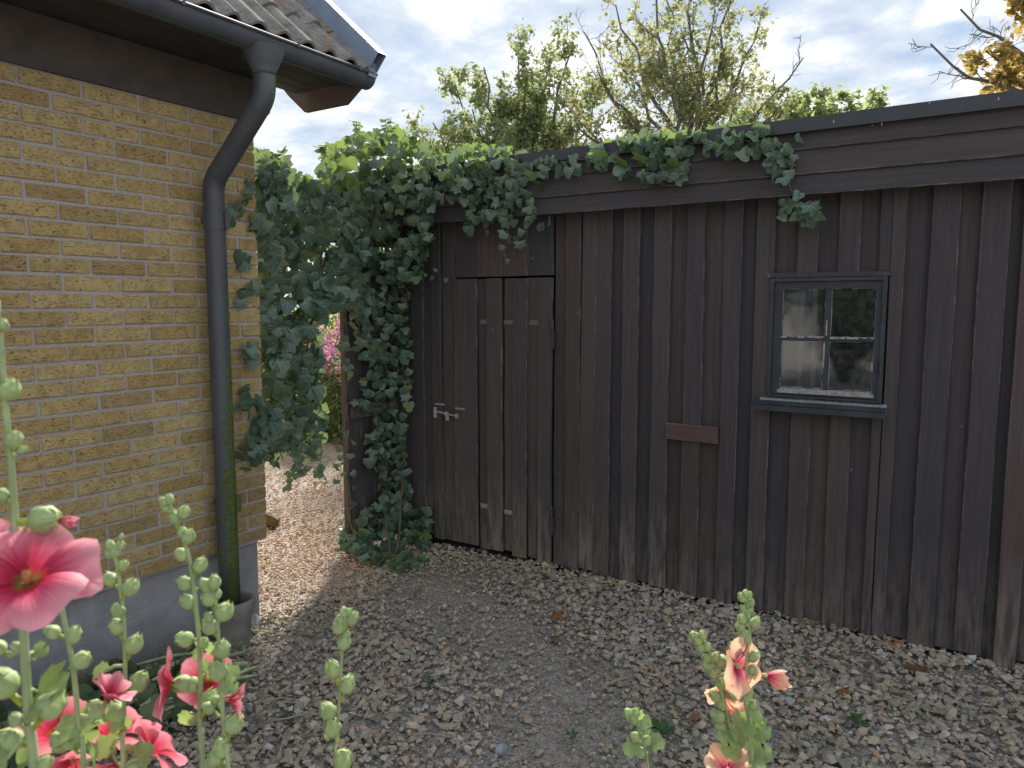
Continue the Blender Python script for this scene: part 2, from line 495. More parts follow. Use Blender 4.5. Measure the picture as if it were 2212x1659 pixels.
MAT = dict(
    brick=mat_brick(), mortar=mat_mortar(), plinth=mat_plinth(),
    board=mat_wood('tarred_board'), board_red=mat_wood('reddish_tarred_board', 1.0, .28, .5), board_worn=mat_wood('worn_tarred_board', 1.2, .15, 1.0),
    fascia=mat_wood('fascia_board', .95, .0, 0, 'x'), dark=mat_plain('dark_inside', (.012, .012, .012), .9),
    soffit=mat_plain('soffit_paint', (.052, .050, .050), .7, 30, .001),
    frieze=mat_plain('brown_frieze_paint', (.082, .068, .058), .8, 40, .001),
    barge=mat_plain('brown_barge_paint', (.105, .080, .072), .7, 40, .001),
    gutter=mat_plain('gutter_steel', (.085, .098, .115), .62, 0, 0, .22, 0, .5, 5), pipe=mat_pipe(),
    verge=mat_plain('verge_steel', (.24, .30, .41), .55, 0, 0, .12, .2, .5),
    tile=mat_tile(), pot=mat_plain('old_clay_pot', (.23, .22, .19), .9, 60, .003, .3),
    flash=mat_plain('black_roof_steel', (.040, .045, .055), .42, 0, 0, .2, 0, .5),
    sash=mat_plain('blue_black_window_paint', (.038, .047, .058), .5, 60, .0012, .3),
    bare=mat_plain('bare_grey_window_wood', (.26, .25, .235), .85, 90, .002, .4, 0, .2, 60),
    putty=mat_plain('cracked_white_putty', (.36, .36, .34), .8, 120, .002, .5, 0, .2, 120),
    steel=mat_plain('galvanised_steel', (.34, .36, .38), .42, 0, 0, .35, .5, .5, 40), rust=mat_plain('painted_iron', (.06, .055, .058), .55, 0, 0, .4, 0, .4, 60),
    glass=mat_glass(), stone=mat_stone('gravel_stone'), path_stone=mat_stone('path_gravel_stone', .55), ground=mat_ground(),
    ivy=mat_leaf('ivy_leaf', [(.072, .125, .095), (.112, .178, .125), (.088, .155, .118), (.145, .22, .135)], .24, .33, (.28, .35, .26), .02, .6, (.36, .52, .12)),
    ivy_new=mat_leaf('young_ivy_leaf', [(.14, .22, .085), (.18, .26, .09), (.13, .20, .085)], .32, .42, (.26, .36, .14), .016, .4, (.42, .60, .10)),
    ivy_stem=mat_plain('ivy_stem', (.13, .105, .07), .8),
    leaf_h=mat_leaf('hollyhock_leaf', [(.20, .29, .12), (.25, .34, .15)], .34, .6, (.36, .44, .22), .02, .25, (.46, .66, .10), 40),
    green=mat_leaf('hollyhock_green', [(.33, .42, .20), (.37, .45, .22), (.30, .40, .18)], .18, .62, None, .02, .25, (.5, .65, .2), 60),
    stem_h=mat_leaf('hollyhock_stem', [(.27, .34, .17), (.31, .37, .19)], .10, .65, None, .02, .25, (.4, .55, .15), 30),
    bract=mat_leaf('yellow_green_bract', [(.42, .50, .07), (.36, .47, .09)], .4, .55, None, .02, .25, (.7, .75, .1)),
    stamen=mat_plain('flower_column', (.50, .20, .10), .8, 400, .002, .4, 0, .2, 300),
    stamen_y=mat_plain('pale_flower_column', (.62, .50, .22), .8, 400, .002, .3, 0, .2, 300),
    pink=mat_petal('pink_petal', [(.14, (.22, .16, .03)), (.26, (.45, .010, .045)), (.46, (.62, .040, .12)), (.64, (.72, .16, .24)), (.95, (.80, .34, .40))],
                   [(.10, (.25, .18, .02)), (.25, (.55, .02, .06)), (.6, (.70, .14, .20)), (.95, (.78, .32, .38))]),
    peach=mat_petal('peach_petal', [(.06, (.40, .30, .03)), (.16, (.30, .010, .09)), (.34, (.62, .045, .20)), (.55, (.85, .36, .32)), (.80, (.90, .58, .42))],
                    [(.06, (.5, .4, .05)), (.2, (.45, .02, .12)), (.5, (.95, .35, .3)), (.85, (1, .68, .42))]),
    dry=mat_leaf('dry_brown_leaf', [(.20, .095, .04), (.30, .16, .075), (.14, .075, .04), (.34, .20, .12)], .15, .8, (.12, .07, .04), .015, .2),
    straw=mat_plain('dry_straw', (.34, .28, .20), .85, 0, 0, .25, 0, .2, 30),
    cut=mat_leaf('cut_wilting_leaf', [(.075, .125, .070), (.10, .155, .08), (.13, .165, .085), (.17, .16, .09)], .2, .6, (.13, .16, .09), .02, .3),
    cut_stem=mat_plain('cut_green_stalk', (.30, .37, .20), .6, 0, 0, .3, 0, .3, 20),
    bark=mat_plain('grey_bark', (.15, .14, .125), .9, 25, .01, .35), 
    tree_a=mat_leaf('sparse_tree_leaf', [(.26, .30, .15), (.30, .32, .16), (.21, .27, .14), (.34, .31, .16)], .48, .6, None, .02, .25, (.62, .62, .26)),
    tree_b=mat_leaf('hedge_tree_leaf', [(.20, .25, .13), (.25, .30, .15), (.29, .33, .15), (.17, .22, .12)], .46, .6, None, .02, .25, (.56, .62, .27)),
    tree_c=mat_leaf('maple_leaf', [(.32, .23, .08), (.20, .20, .08), (.38, .25, .09), (.24, .22, .08)], .45, .6, None, .02, .25, (.75, .52, .12)),
    tree_d=mat_leaf('fresh_green_leaf', [(.24, .32, .12), (.28, .36, .13), (.21, .28, .11)], .46, .6, None, .02, .25, (.60, .68, .25)),
    shrub=mat_leaf('yellow_green_shrub_leaf', [(.20, .30, .05), (.12, .20, .05), (.28, .36, .06)], .45, .6, None, .02, .25, (.7, .8, .12)),
    weed=mat_leaf('small_weed_leaf', [(.05, .12, .04), (.07, .15, .05)], .3, .55, None, .02, .3),
    grass=mat_leaf('lawn_grass', [(.15, .22, .05), (.20, .26, .07), (.26, .28, .10)], .35, .7, None, .02, .2, (.6, .7, .2)),
    lawn=mat_plain('lawn_soil', (.14, .17, .06), .95, 60, .01, .3, 0, .1, 3),
    loosestrife=mat_leaf('narrow_garden_leaf', [(.14, .20, .075), (.18, .24, .10), (.11, .17, .07)], .35, .6, None, .02, .25, (.5, .6, .2)),
    magenta=mat_leaf('magenta_floret', [(.48, .16, .36), (.58, .22, .42), (.62, .30, .48)], .35, .6, None, .02, .2, (.9, .3, .6)),
    hedge=mat_leaf('garden_hedge_leaf', [(.05, .085, .03), (.07, .11, .04), (.09, .13, .045)], .3, .6, None, .02, .25),
)

# ================================================================== THE SETTING
mb = MB()
mb.add([(-400, -400, -.012), (400, -400, -.012), (400, 400, -.012), (-400, 400, -.012)], [(0, 1, 2, 3)])
tag(mb.build('ground', MAT['ground']), kind='structure')
mb = MB()
mb.add([(-40, 8.3, 0), (-9.6, 8.3, 0), (-9.2, 9.6, 0), (-7.0, 12, 0), (60, 12.5, 0), (60, 60, 0), (-40, 60, 0)], [tuple(range(7))])
tag(mb.build('lawn', MAT['lawn']), kind='structure')

# gravel: stones of the yard and of the path
def hull_proto(n, flat, seed):
    rs = np.random.default_rng(seed)
    P = rs.normal(size=(n, 3)); P /= np.linalg.norm(P, axis=1)[:, None]
    P *= rs.uniform(.8, 1.0, (n, 1)) * .5
    P *= np.array([1.0, rs.uniform(.62, .92), flat])
    bm = bmesh.new()
    for q in P: bm.verts.new(q)
    r = bmesh.ops.convex_hull(bm, input=bm.verts[:])
    for v in [v for v in bm.verts if not v.link_faces]: bm.verts.remove(v)
    bmesh.ops.triangulate(bm, faces=bm.faces[:])
    bm.verts.index_update()
    V = np.array([v.co[:] for v in bm.verts], np.float32)
    F = np.array([[v.index for v in f.verts] for f in bm.faces], np.int32)
    bm.free()
    return V, F, None
STONES = [hull_proto(11 + k % 3, .38 + .05 * (k % 6), 100 + k) for k in range(14)]
SMALL = [hull_proto(8, .45 + .06 * (k % 4), 200 + k) for k in range(8)]

TRACK = [(-2.9, 3.55), (-2.3, 3.35), (-1.75, 3.1), (-1.45, 2.75), (-1.35, 2.3), (-1.2, 1.8), (-1.1, 1.0)]
def seg_dist(P, line):
    d = np.full(len(P), 9.)
    for (ax, ay), (bx, by) in zip(line[:-1], line[1:]):
        A = np.array([ax, ay]); B = np.array([bx, by]) - A
        t = np.clip(((P - A) @ B) / (B @ B), 0, 1)
        d = np.minimum(d, np.linalg.norm(P - A - t[:, None] * B, axis=1))
    return d
def stone_mats(P, size, tilt, lift):
    n = len(P)
    A = np.zeros((n, 4, 4)); A[:, 3, 3] = 1
    A[:, :3, :3] = rand_rot(n, tilt) * size[:, None, None]
    A[:, :2, 3] = P
    A[:, 2, 3] = lift
    return A
def yard_points(n):
    P = np.stack([rng.uniform(-3.40, 1.7, n), rng.uniform(.55, 4.35, n)], 1)
    # leave out the ground behind the right end of the wall and behind the camera's feet
    return P
n = 37000
P = yard_points(n)
d = seg_dist(P, TRACK)
keep = rng.uniform(size=n) > np.clip(.86 - d * 2.0, 0, .80)
P = P[keep]; d = d[keep]
n = len(P)
size = np.clip(rng.lognormal(math.log(.034), .36, n), .013, .080) * (.72 + .28 * np.clip(d / .5, 0, 1))
near = np.linalg.norm(P - np.array([-3.2, 2.6]), axis=1)
size *= np.where(P[:, 0] < -2.7, .85, 1.0)
hump = .035 * np.exp(-((P[:, 1] - 4.15) / .22) ** 2) * (P[:, 0] > -2.6)
o = scatter('gravel', STONES, rng.integers(0, len(STONES), n), stone_mats(P, size, .42, size * .12 + hump * .6 + rng.uniform(0, .008, n)), MAT['stone'])
tag(o, 'loose grey and brown crushed stone gravel covering the yard', 'gravel', kind='stuff')
n = 26000
P = yard_points(n)
d = seg_dist(P, TRACK)
keep = rng.uniform(size=n) < .35 + .65 * np.exp(-(d / .4) ** 2)
P = P[keep]; n = len(P)
size = rng.uniform(.008, .02, n)
o = scatter('fine_gravel', SMALL, rng.integers(0, len(SMALL), n), stone_mats(P, size, .5, size * .15), MAT['stone'])
tag(o, 'fine grit showing between the larger yard stones and along the worn track', 'gravel', kind='stuff')
# path beyond the corner, following the strip seen through the passage
n = 17000
t = rng.uniform(0, 1, n) ** 1.4
cx = -3.4 - 5.6 * t; cy = 3.2 + 4.7 * t + rng.uniform(-1, 1, n) * (.75 + .9 * t)
P = np.stack([cx + rng.uniform(-.5, .3, n), cy], 1)
P = P[~((P[:, 0] > -3.85) & (P[:, 1] > 4.3)) & ~((P[:, 0] < -3.37) & (P[:, 1] < 2.68))]
n = len(P)
size = np.clip(rng.lognormal(math.log(.023), .35, n), .010, .05)
o = scatter('path_gravel', SMALL, rng.integers(0, len(SMALL), n), stone_mats(P, size, .35, size * .12), MAT['path_stone'])
tag(o, 'pinkish sunlit gravel of the path behind the ivy passage', 'gravel', kind='stuff')

# ================================================================== BRICK HOUSE
house = thing('brick_house', 'yellow brick house with grey plinth and lichened tile roof on the left', 'house', (XH - 3, 0, 0))
PL = .467; TOPB = 2.745; NC = 30; CH = (TOPB - PL) / NC
YL = -4.2                    # house runs on behind the camera's left
RIDGE = XH - 3.0
PITCHR = math.tan(rad(42))
EX, EZ = -2.885, 3.035       # eaves edge of the tiles
def roof_z(x): return EZ + (EX - x) * PITCHR if x > RIDGE else EZ + (EX - RIDGE) * PITCHR - (RIDGE - x) * PITCHR
mb = MB()
prof = [(XH - .006, PL), (XH - .006, 2.93), (XH - .006, roof_z(XH) - .16), (RIDGE, roof_z(RIDGE) - .2), (XH - 6.0, roof_z(XH - 6.0) - .16), (XH - 6.0, PL)]
mb.prism([(x, YL, z) for x, z in prof], (0, YC - .006 - YL, 0))
wall = mb.build('wall', MAT['mortar'], house)
mb = MB(); mb.box(XH - 6.0, XH - .035, YL, YC - .045, -.15, PL - .003)
mb.build('plinth', MAT['plinth'], house, bevel=.006)
# single bricks: the courses in view, counted from the corner
BL, BH, BD = .2440, CH - .0145, .10
def brick_mesh(L, seed):
    rs = random.Random(seed)
    mb = MB()
    mb.box(-BD, 0, -L / 2, L / 2, -BH / 2, BH / 2)
    me = mb.mesh('brick', bevel=.0032)
    for v in me.vertices:
        v.co += Vector((rs.gauss(0, .0008), rs.gauss(0, .0011), rs.gauss(0, .0008)))
    me.materials.append(MAT['brick'])
    return me
FULL = [brick_mesh(BL, k) for k in range(7)]
HALF = [brick_mesh(.118, 50 + k) for k in range(4)]
MOD = .2575
extra = MB()
for c in range(NC):
    z = PL + CH * (c + .5) + .002
    y = YC - random.uniform(0, .003)
    first = True
    k = 0
    while y > YL + .3:
        half = first and c % 2 == 1
        L = .118 if half else BL
        yc = y - L / 2
        p = Vector((XH + random.gauss(0, .0016), yc + random.gauss(0, .0012), z + random.gauss(0, .0009)))
        if yc > .42:
            o = obj('brick', random.choice(HALF if half else FULL), None, wall)
            o.location = p
            o.rotation_euler = (random.gauss(0, .0025), 0, random.gauss(0, .003))
        else:
            extra.box(p.x - .05, p.x, p.y - L / 2, p.y + L / 2, p.z - BH / 2, p.z + BH / 2)
        y -= L + (MOD - BL)
        first = False
tag(extra.build('brickwork', MAT['brick'], wall), kind='stuff')
# gable side of the corner: the ends of the bricks, laid as one sheet of brickwork
gab = MB()
for c in range(NC):
    x = XH - .105 if c % 2 == 0 else XH - .24
    z = PL + CH * (c + .5) + .002
    while x > XH - 5.8:
        gab.box(x - BL, x, YC - .05, YC - .002, z - BH / 2, z + BH / 2)
        x -= MOD
tag(gab.build('gable_brickwork', MAT['brick'], wall), kind='stuff')
mb = MB(); mb.box(XH - .004, XH + .016, YL, YC + .012, TOPB + .002, 2.972)
mb.build('frieze_board', MAT['frieze'], house, bevel=.003)
# eaves
for k in range(4):
    mb = MB(); x0 = XH - .02 + k * .105; mb.box(x0, x0 + .100, YL, 3.028, 2.974, 2.992)
    mb.build('soffit_board', MAT['soffit'], house, bevel=.002)
mb = MB(); mb.box(-2.968, -2.944, YL, 3.028, 2.945, 3.055)
mb.build('eaves_board', MAT['soffit'], house, bevel=.002)
# barge board on the gable end, with its clipped lower end
BY = 3.032
def vz(x): return EZ - .03 + (EX - x) * PITCHR
bp = [(-2.895, 2.955), (-2.895, vz(-2.895)), (RIDGE, vz(RIDGE)), (RIDGE, vz(RIDGE) - .26), (-3.47, 2.972), (-3.345, 2.868), (-3.025, 2.868)]
mb = MB(); mb.prism([(x, BY, z) for x, z in bp], (0, .026, 0))
mb.build('barge_board', MAT['barge'], house)
mb = MB()       # sloping soffit under the gable overhang
mb.prism([(-3.40, YC, 2.995), (-3.40, BY, 2.995), (RIDGE, BY, vz(RIDGE) - .10), (RIDGE, YC, vz(RIDGE) - .10)], (0, 0, .02))
mb.build('gable_soffit', MAT['soffit'], house)
# roof deck, tiles
mb = MB()
mb.prism([(EX - .02, YL - .3, EZ - .045), (RIDGE, YL - .3, roof_z(RIDGE) - .045), (XH - 6.4, YL - .3, roof_z(XH - 6.4) - .045), (XH - 6.4, YL - .3, roof_z(XH - 6.4) - .10), (RIDGE, YL - .3, roof_z(RIDGE) - .10), (EX - .02, YL - .3, EZ - .10)], (0, BY - YL + .3, 0))
roof = mb.build('roof', MAT['soffit'], house)
TW, TL = .28, .40
VIS = .335
def tile_mesh(seed):
    nx, ny = 21, 3
    rs = random.Random(seed)
    V = []
    for side in (0, 1):
        for j in range(ny):
            for i in range(nx):
                a = i / (nx - 1)
                w = math.cos(a * 4 * math.pi)
                w = (abs(w) ** .8) * (1 if w > 0 else -1)
                h = .018 * w + .020
                V.append((j / (ny - 1) * TL, -TW / 2 + a * TW + a * .012, h + (0 if side else -.014)))
    F = []
    n = nx * ny
    for j in range(ny - 1):
        for i in range(nx - 1):
            a = j * nx + i
            F.append((n + a, n + a + 1, n + a + nx + 1, n + a + nx)); F.append((a, a + nx, a + nx + 1, a + 1))
    for i in range(nx - 1):
        F.append((i, i + 1, n + i + 1, n + i))
        a = (ny - 1) * nx + i
        F.append((a, n + a, n + a + 1, a + 1))
    for j in range(ny - 1):
        a = j * nx; F.append((a, n + a, n + a + nx, a + nx))
        a = j * nx + nx - 1; F.append((a, a + nx, n + a + nx, n + a))
    mb = MB(); mb.add(V, F)
    me = mb.mesh('tile', smooth=False)
    me.materials.append(MAT['tile'])
    return me
TILES = [tile_mesh(k) for k in range(2)]
up = Vector((-1, 0, PITCHR)).normalized()
nrm = Vector((PITCHR, 0, 1)).normalized()
rest = []
tv = np.array([v.co[:] for v in TILES[0].vertices], np.float32)
TILES[0].calc_loop_triangles()
tf = np.array([t.vertices[:] for t in TILES[0].loop_triangles], np.int32)
for r_ in range(12):
    for c in range(26):
        yc = 3.035 - TW / 2 - c * TW + random.gauss(0, .003)
        p = Vector((EX + .01, yc, EZ - .035)) + up * (r_ * VIS + random.gauss(0, .004)) + nrm * .004
        lean = .045
        u2 = (up + nrm * -.0 + nrm * lean * -1).normalized()
        Rm = Matrix((u2, Vector((0, 1, 0)), u2.cross(Vector((0, 1, 0))))).transposed()
        if Rm.col[2].z < 0: Rm.col[2] *= -1
        p += nrm * .022
        Mx = Matrix.Translation(p) @ Rm.to_4x4() @ Matrix.Rotation(random.gauss(0, .006), 4, 'Z')
        if r_ < 5 and c < 9:
            o = obj('tile', TILES[0], None, roof)
            o.matrix_basis = Mx
        else: rest.append(np.array(Mx))
o = scatter('far_tiles', [(tv, tf, None)], np.zeros(len(rest), int), np.array(rest), MAT['tile'], roof)
tag(o, kind='stuff')
# verge flashing
mb = MB()
a0 = Vector((-2.845, 0, 3.005)); L = 4.6
for (y0, y1, h0, h1) in ((3.026, 3.085, .112, .116), (3.081, 3.085, -.045, .112)):
    q = [a0 + nrm * h0, a0 + nrm * h1, a0 + nrm * h1 + up * L, a0 + nrm * h0 + up * L]
    mb.prism([(p.x, y0, p.z) for p in q], (0, y1 - y0, 0))
q = [a0 + nrm * .0, a0 + nrm * .1155, a0 + nrm * .1155 + up * L, a0 + up * L]
mb.prism([(p.x, 3.020, p.z) for p in q], (0, .006, 0))
mb.prism([(a0.x + .002, 3.024, 2.985), (a0.x + .002, 3.084, 2.985), (a0.x + .002 , 3.084, 3.06), (a0.x + .002, 3.024, 3.06)], (.004, 0, .0))
mb.build('verge_flashing', MAT['verge'], house)
# gutter
GX, GZ, GR = -2.915, 3.004, .066
mb = MB()
n = 14
for yy in ((YL, 3.088),):
    V = []
    for y in yy:
        for rr in (GR, GR - .003):
            for k in range(n + 1):
                a = math.pi + math.pi * k / n
                V.append((GX + rr * math.cos(a), y, GZ + rr * math.sin(a)))
    m_ = n + 1
    F = []
    for k in range(n):
        F.append((k, k + 1, 2 * m_ + k + 1, 2 * m_ + k)); F.append((m_ + k, 3 * m_ + k, 3 * m_ + k + 1, m_ + k + 1))
    mb.add(V, F)
gut = mb.build('gutter', MAT['gutter'], house, smooth=True)
mb = MB(); mb.tube([(GX + GR + .004, YL, GZ + .002), (GX + GR + .004, 3.092, GZ + .002)], .0085, 8)
mb.build('gutter_bead', MAT['gutter'], gut, smooth=True)
mb = MB(); mb.prism([(GX + GR * math.cos(math.pi + math.pi * k / 12), 3.086, GZ + GR * math.sin(math.pi + math.pi * k / 12)) for k in range(13)], (0, .005, 0))
mb.build('gutter_end_cap', MAT['gutter'], gut)
for y in (2.96, 2.55, 1.95, 1.35, .7):
    mb = MB(); mb.box(GX + GR - .004, GX + GR + .016, y - .007, y + .007, GZ - .010, GZ + .014)
    mb.build('gutter_clip', MAT['gutter'], gut, bevel=.002)
# downpipe
PY = 2.375; PX = -3.285; PR = .051
dp = MB()
path = []
ctrl = [((-2.915, 2.955)), ((-2.915, 2.745)), ((PX, 2.385)), ((PX, 2.0)), ((PX, .22))]
def arc(p0, p1, p2, r, n=7):
    p0, p1, p2 = Vector(p0), Vector(p1), Vector(p2)
    d0 = (p0 - p1).normalized(); d1 = (p2 - p1).normalized()
    half = d0.angle(d1) / 2
    t = r / math.tan(half)
    a, b = p1 + d0 * t, p1 + d1 * t
    cc = p1 + (d0 + d1).normalized() * (r / math.sin(half))
    out = []
    for k in range(n + 1):
        w = (a - cc).lerp(b - cc, k / n)
        out.append(cc + w.normalized() * r)
    return out
c3 = [Vector((x, PY + (.03 if x > -3 else 0), z)) for x, z in ctrl]
pts = [c3[0]] + arc(c3[0], c3[1], c3[2], .13) + arc(c3[1], c3[2], c3[3], .13) + [Vector((PX, PY, z)) for z in (2.2, 1.6, 1.0, .5, .22)]
dp.tube(pts, PR, 22)
pipe = dp.build('downpipe', MAT['pipe'], house, smooth=True)
mb = MB(); mb.lathe([(.10, 2.965), (.088, 2.93), (.068, 2.885), (.0545, 2.862), (.0545, 2.845), (.050, 2.845)], (-2.915, PY + .03, 0), 22)
mb.build('gutter_outlet', MAT['gutter'], pipe, smooth=True)
i1 = arc(c3[0], c3[1], c3[2], .13); i2 = arc(c3[1], c3[2], c3[3], .13)
for a, b_ in ((i1[-1], i1[-2]), (i2[0], i2[1])):
    mb = MB(); dd = (b_ - a).normalized(); mb.tube([a - dd * .004, a + dd * .006], PR + .0018, 22)
    mb.build('pipe_joint', MAT['pipe'], pipe, smooth=False)
for z in (2.20, .755):
    mb = MB()
    for zz_ in (z - .042, z + .042): mb.tube([(PX, PY, zz_ - .004), (PX, PY, zz_ + .004)], PR + .004, 22)
    mb.tube([(PX, PY, z - .04), (PX, PY, z + .04)], PR + .0022, 22)
    mb.box(PX + .030, PX + .060, PY + .018, PY + .046, z - .042, z + .042)
    mb.box(XH - .02, PX - .04, PY - .012, PY + .012, z - .012, z + .012)
    mb.build('pipe_clamp', MAT['pipe'], pipe)
# gully pot the pipe drains into
mb = MB()
mb.lathe([(.086, -.05), (.086, .10), (.090, .140), (.108, .185), (.114, .230), (.110, .250), (.096, .250), (.090, .235), (.084, .17), (.075, .08), (.0, .075)], (0, 0, 0), 28)
o = mb.build('drain_pot', MAT['pot'], None, smooth=True)
o.location = (PX + .020, PY + .0, 0)
tag(o, 'grey clay gully pot under the downpipe at the house corner', 'pot')

# ================================================================== BLACK WOODEN SHED
shed = thing('wooden_shed', 'dark tarred board shed with low flat roof and small window', 'shed', (-1.8, 5.5, 0))
SXL, SXR = -3.79, 3.2
mb = MB()
mb.box(SXL + .02, SXL + .06, YS + .03, YS + 3.2, 0, 2.6); mb.box(SXL + .02, SXR, YS + 3.16, YS + 3.2, 0, 2.6); mb.box(SXR - .04, SXR, YS + .03, YS + 3.16, 0, 2.6)
mb.build('back_walls', MAT['board'], shed)
mb = MB(); mb.box(SXL + .06, SXR - .04, YS + .03, YS + 3.1, -.01, .03); mb.build('floor', MAT['dark'], shed)
mb = MB(); mb.box(-2.2, .6, YS + .9, YS + .92, .03, 2.4); mb.build('inner_partition', MAT['board'], shed)

def board_mesh(w, h, t, seed, n=None):
    """upright plank, front face at y=0, bottom at z=0, edges slightly uneven"""
    rs = random.Random(seed)
    n = n or max(3, int(h / .22))
    mb = MB()
    c = .0025
    sect = [(-w / 2, t), (-w / 2, c), (-w / 2 + c, 0), (w / 2 - c, 0), (w / 2, c), (w / 2, t)]
    V = []
    bow = rs.gauss(0, .0015)
    eL = eR = 0
    for j in range(n + 1):
        eL = eL * .6 + rs.gauss(0, .0012); eR = eR * .6 + rs.gauss(0, .0012)
        z = h * j / n
        for i, (x, y) in enumerate(sect):
            e = eL if i < 3 else eR
            V.append((x + e, y + bow * math.sin(math.pi * j / n), z))
    k = len(sect)
    F = [(j * k + i, j * k + i + 1, (j + 1) * k + i + 1, (j + 1) * k + i) for j in range(n) for i in range(k - 1)]
    F += [(j * k + k - 1, j * k, (j + 1) * k, (j + 1) * k + k - 1) for j in range(n)]
    F += [tuple(range(k))[::-1], tuple(range(n * k, n * k + k))]
    mb.add(V, F)
    return mb.mesh('board')
bseed = [0]
def board(x0, x1, z0, z1, yfront, t, m, parent, name='board'):
    bseed[0] += 1
    me = board_mesh(x1 - x0, z1 - z0, t, bseed[0])
    me.materials.append(m)
    o = obj(name, me, None, parent)
    o.matrix_basis = Matrix.Translation(((x0 + x1) / 2, yfront, z0)) @ Matrix.Rotation(random.gauss(0, .0022), 4, 'Y')
    return o
TOPZ = 2.62
def foot(x):     # ragged lower ends
    return .018 + random.uniform(-.012, .03) + (.02 if x < -2 else 0)
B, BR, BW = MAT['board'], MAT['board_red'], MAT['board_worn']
WX0, WX1, WZ0, WZ1 = -1.030, -.452, 1.262, 1.935     # window opening
DX0, DX1, DZ = -3.204, -2.407, 1.962                  # door leaf
PXA, PXB, PZA, PZB = -1.611, -1.293, .985, 1.078      # patch board
over = [(-2.306, -2.203), (-2.200, -2.100), (-2.097, -1.992), (-1.904, -1.802), (-1.713, -1.606), (-1.511, -1.404), (-1.293, -1.192), (-1.113, -1.016),
        (-.897, -.794), (-.693, -.590), (-.447, -.386), (-.275, -.158), (-.069, .050)]
x = .30
while x < SXR - .15:
    over.append((x, x + .108)); x += .205
under = [(-2.412, -2.29), (-2.01, -1.89), (-1.82, -1.70), (-1.62, -1.50), (-1.42, -1.28), (-1.205, -1.10), (-1.03, -.88), (-.81, -.68), (-.605, -.48), (-.40, -.26), (-.17, -.055), (.035, .12), (.19, .315)]
for (a, b_), (c_, d_) in zip(over[13:-1], over[14:]): under.append((b_ - .015, c_ + .015))
def put(a, b_, yf, t, mt):
    spans = [(foot(a), TOPZ)]
    cx_ = (a + b_) / 2
    if b_ > WX0 + .03 and a < WX1 - .03:
        spans = [(foot(a), WZ0 - .03 - random.uniform(0, .004)), (WZ1 + random.uniform(.0, .012), TOPZ)]
    elif a > PXA - .02 and b_ < PXB + .03 and a < PXB - .05:
        spans = [(foot(a), PZA + .01), (PZB - .01, TOPZ)]
    for i, (z0, z1) in enumerate(spans):
        mm = mt
        if len(spans) == 2 and cx_ < -1.25 and i == 0: mm = BR
        board(a, b_, z0, z1, yf, t, mm, shed)
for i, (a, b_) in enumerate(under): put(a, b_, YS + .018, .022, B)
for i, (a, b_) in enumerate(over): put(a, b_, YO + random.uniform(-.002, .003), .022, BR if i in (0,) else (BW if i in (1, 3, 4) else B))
board(-.495, -.449, foot(-.49), 1.20, YO, .022, B, shed)
board(-.500, -.449, WZ1 + .02, TOPZ, YO + .004, .022, B, shed)
# corner plank with worn paint at the right
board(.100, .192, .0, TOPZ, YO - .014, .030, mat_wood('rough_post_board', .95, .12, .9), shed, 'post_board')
# horizontal patch board
mb = MB(); mb.box(PXA, PXB, YO - .018, YO - .002, PZA - .004, PZB)
mb.build('patch_board', mat_wood('red_patch_board', 1.1, .55, 0, 'x'), shed, bevel=.002)
# boards left of and above the door
for a, b_, yf in ((-3.79, -3.69, YO), (-3.70, -3.59, YS), (-3.600, -3.486, YO), (-3.495, -3.395, YS), (-3.402, -3.318, YO), (-3.325, -3.208, YS)):
    board(a, b_, foot(a) + .01, TOPZ, yf, .022, B, shed)
for i, (a, b_) in enumerate([(-3.200, -3.005), (-3.003, -2.80), (-2.798, -2.606), (-2.604, -2.412)]):
    board(a, b_, DZ + .012, TOPZ, YS - .004 - .004 * (i % 2), .022, B, shed)
# fascia: three lapped boards and the steel roof edge
FZ = [2.347, 2.452, 2.578, 2.674, 2.735]
FXL, FXR = -4.02, SXR + .1
for k in range(3):
    mb = MB()
    z0, z1 = FZ[k], FZ[k + 1] + .012
    mb.prism([(FXL, YF - .004, z0), (FXL, YF + .018, z0), (FXL, YF + .030, z1), (FXL, YF + .012, z1)], (FXR - FXL, 0, 0))
    mb.build('fascia_board', mat_wood('fascia_tar_%d' % k, .95 + .12 * (2 - k), .0, 0) if False else MAT['fascia'], shed, bevel=.002)
mb = MB(); mb.box(FXL, FXR, YF + .03, YS + .03, 2.36, 2.378); mb.build('overhang_board', MAT['fascia'], shed)
mb = MB()
mb.box(FXL, FXR, YF - .016, YF - .013, 2.668, 2.735); mb.box(FXL, FXR, YF - .013, YF + .20, 2.732, 2.735); mb.box(FXL, FXR, YF - .024, YF - .016, 2.664, 2.672)
mb.build('roof_edge_flashing', MAT['flash'], shed)
mb = MB(); mb.prism([(FXL, YF + .20, 2.728), (FXL, YS + 3.4, 2.60), (FXL, YS + 3.4, 2.52), (FXL, YF + .05, 2.60)], (FXR - FXL, 0, 0))
mb.build('roof_slab', MAT['flash'], shed)
# bird droppings on the flashing
for px, py in ((1801, 262), (2157, 213), (2008, 222), (1905, 268)):
    c = ony(px, py, YF - .017)
    mb = MB(); s = random.uniform(.003, .006)
    prof = [(c.x + s * math.cos(a) * .8, YF - .0175, c.z + s * math.sin(a) * 2.2) for a in [k * math.pi / 4 + random.uniform(-.2, .2) for k in range(8)]]
    mb.prism(prof[::-1], (0, .001, 0)); mb.build('lime_splash', MAT['putty'], shed)

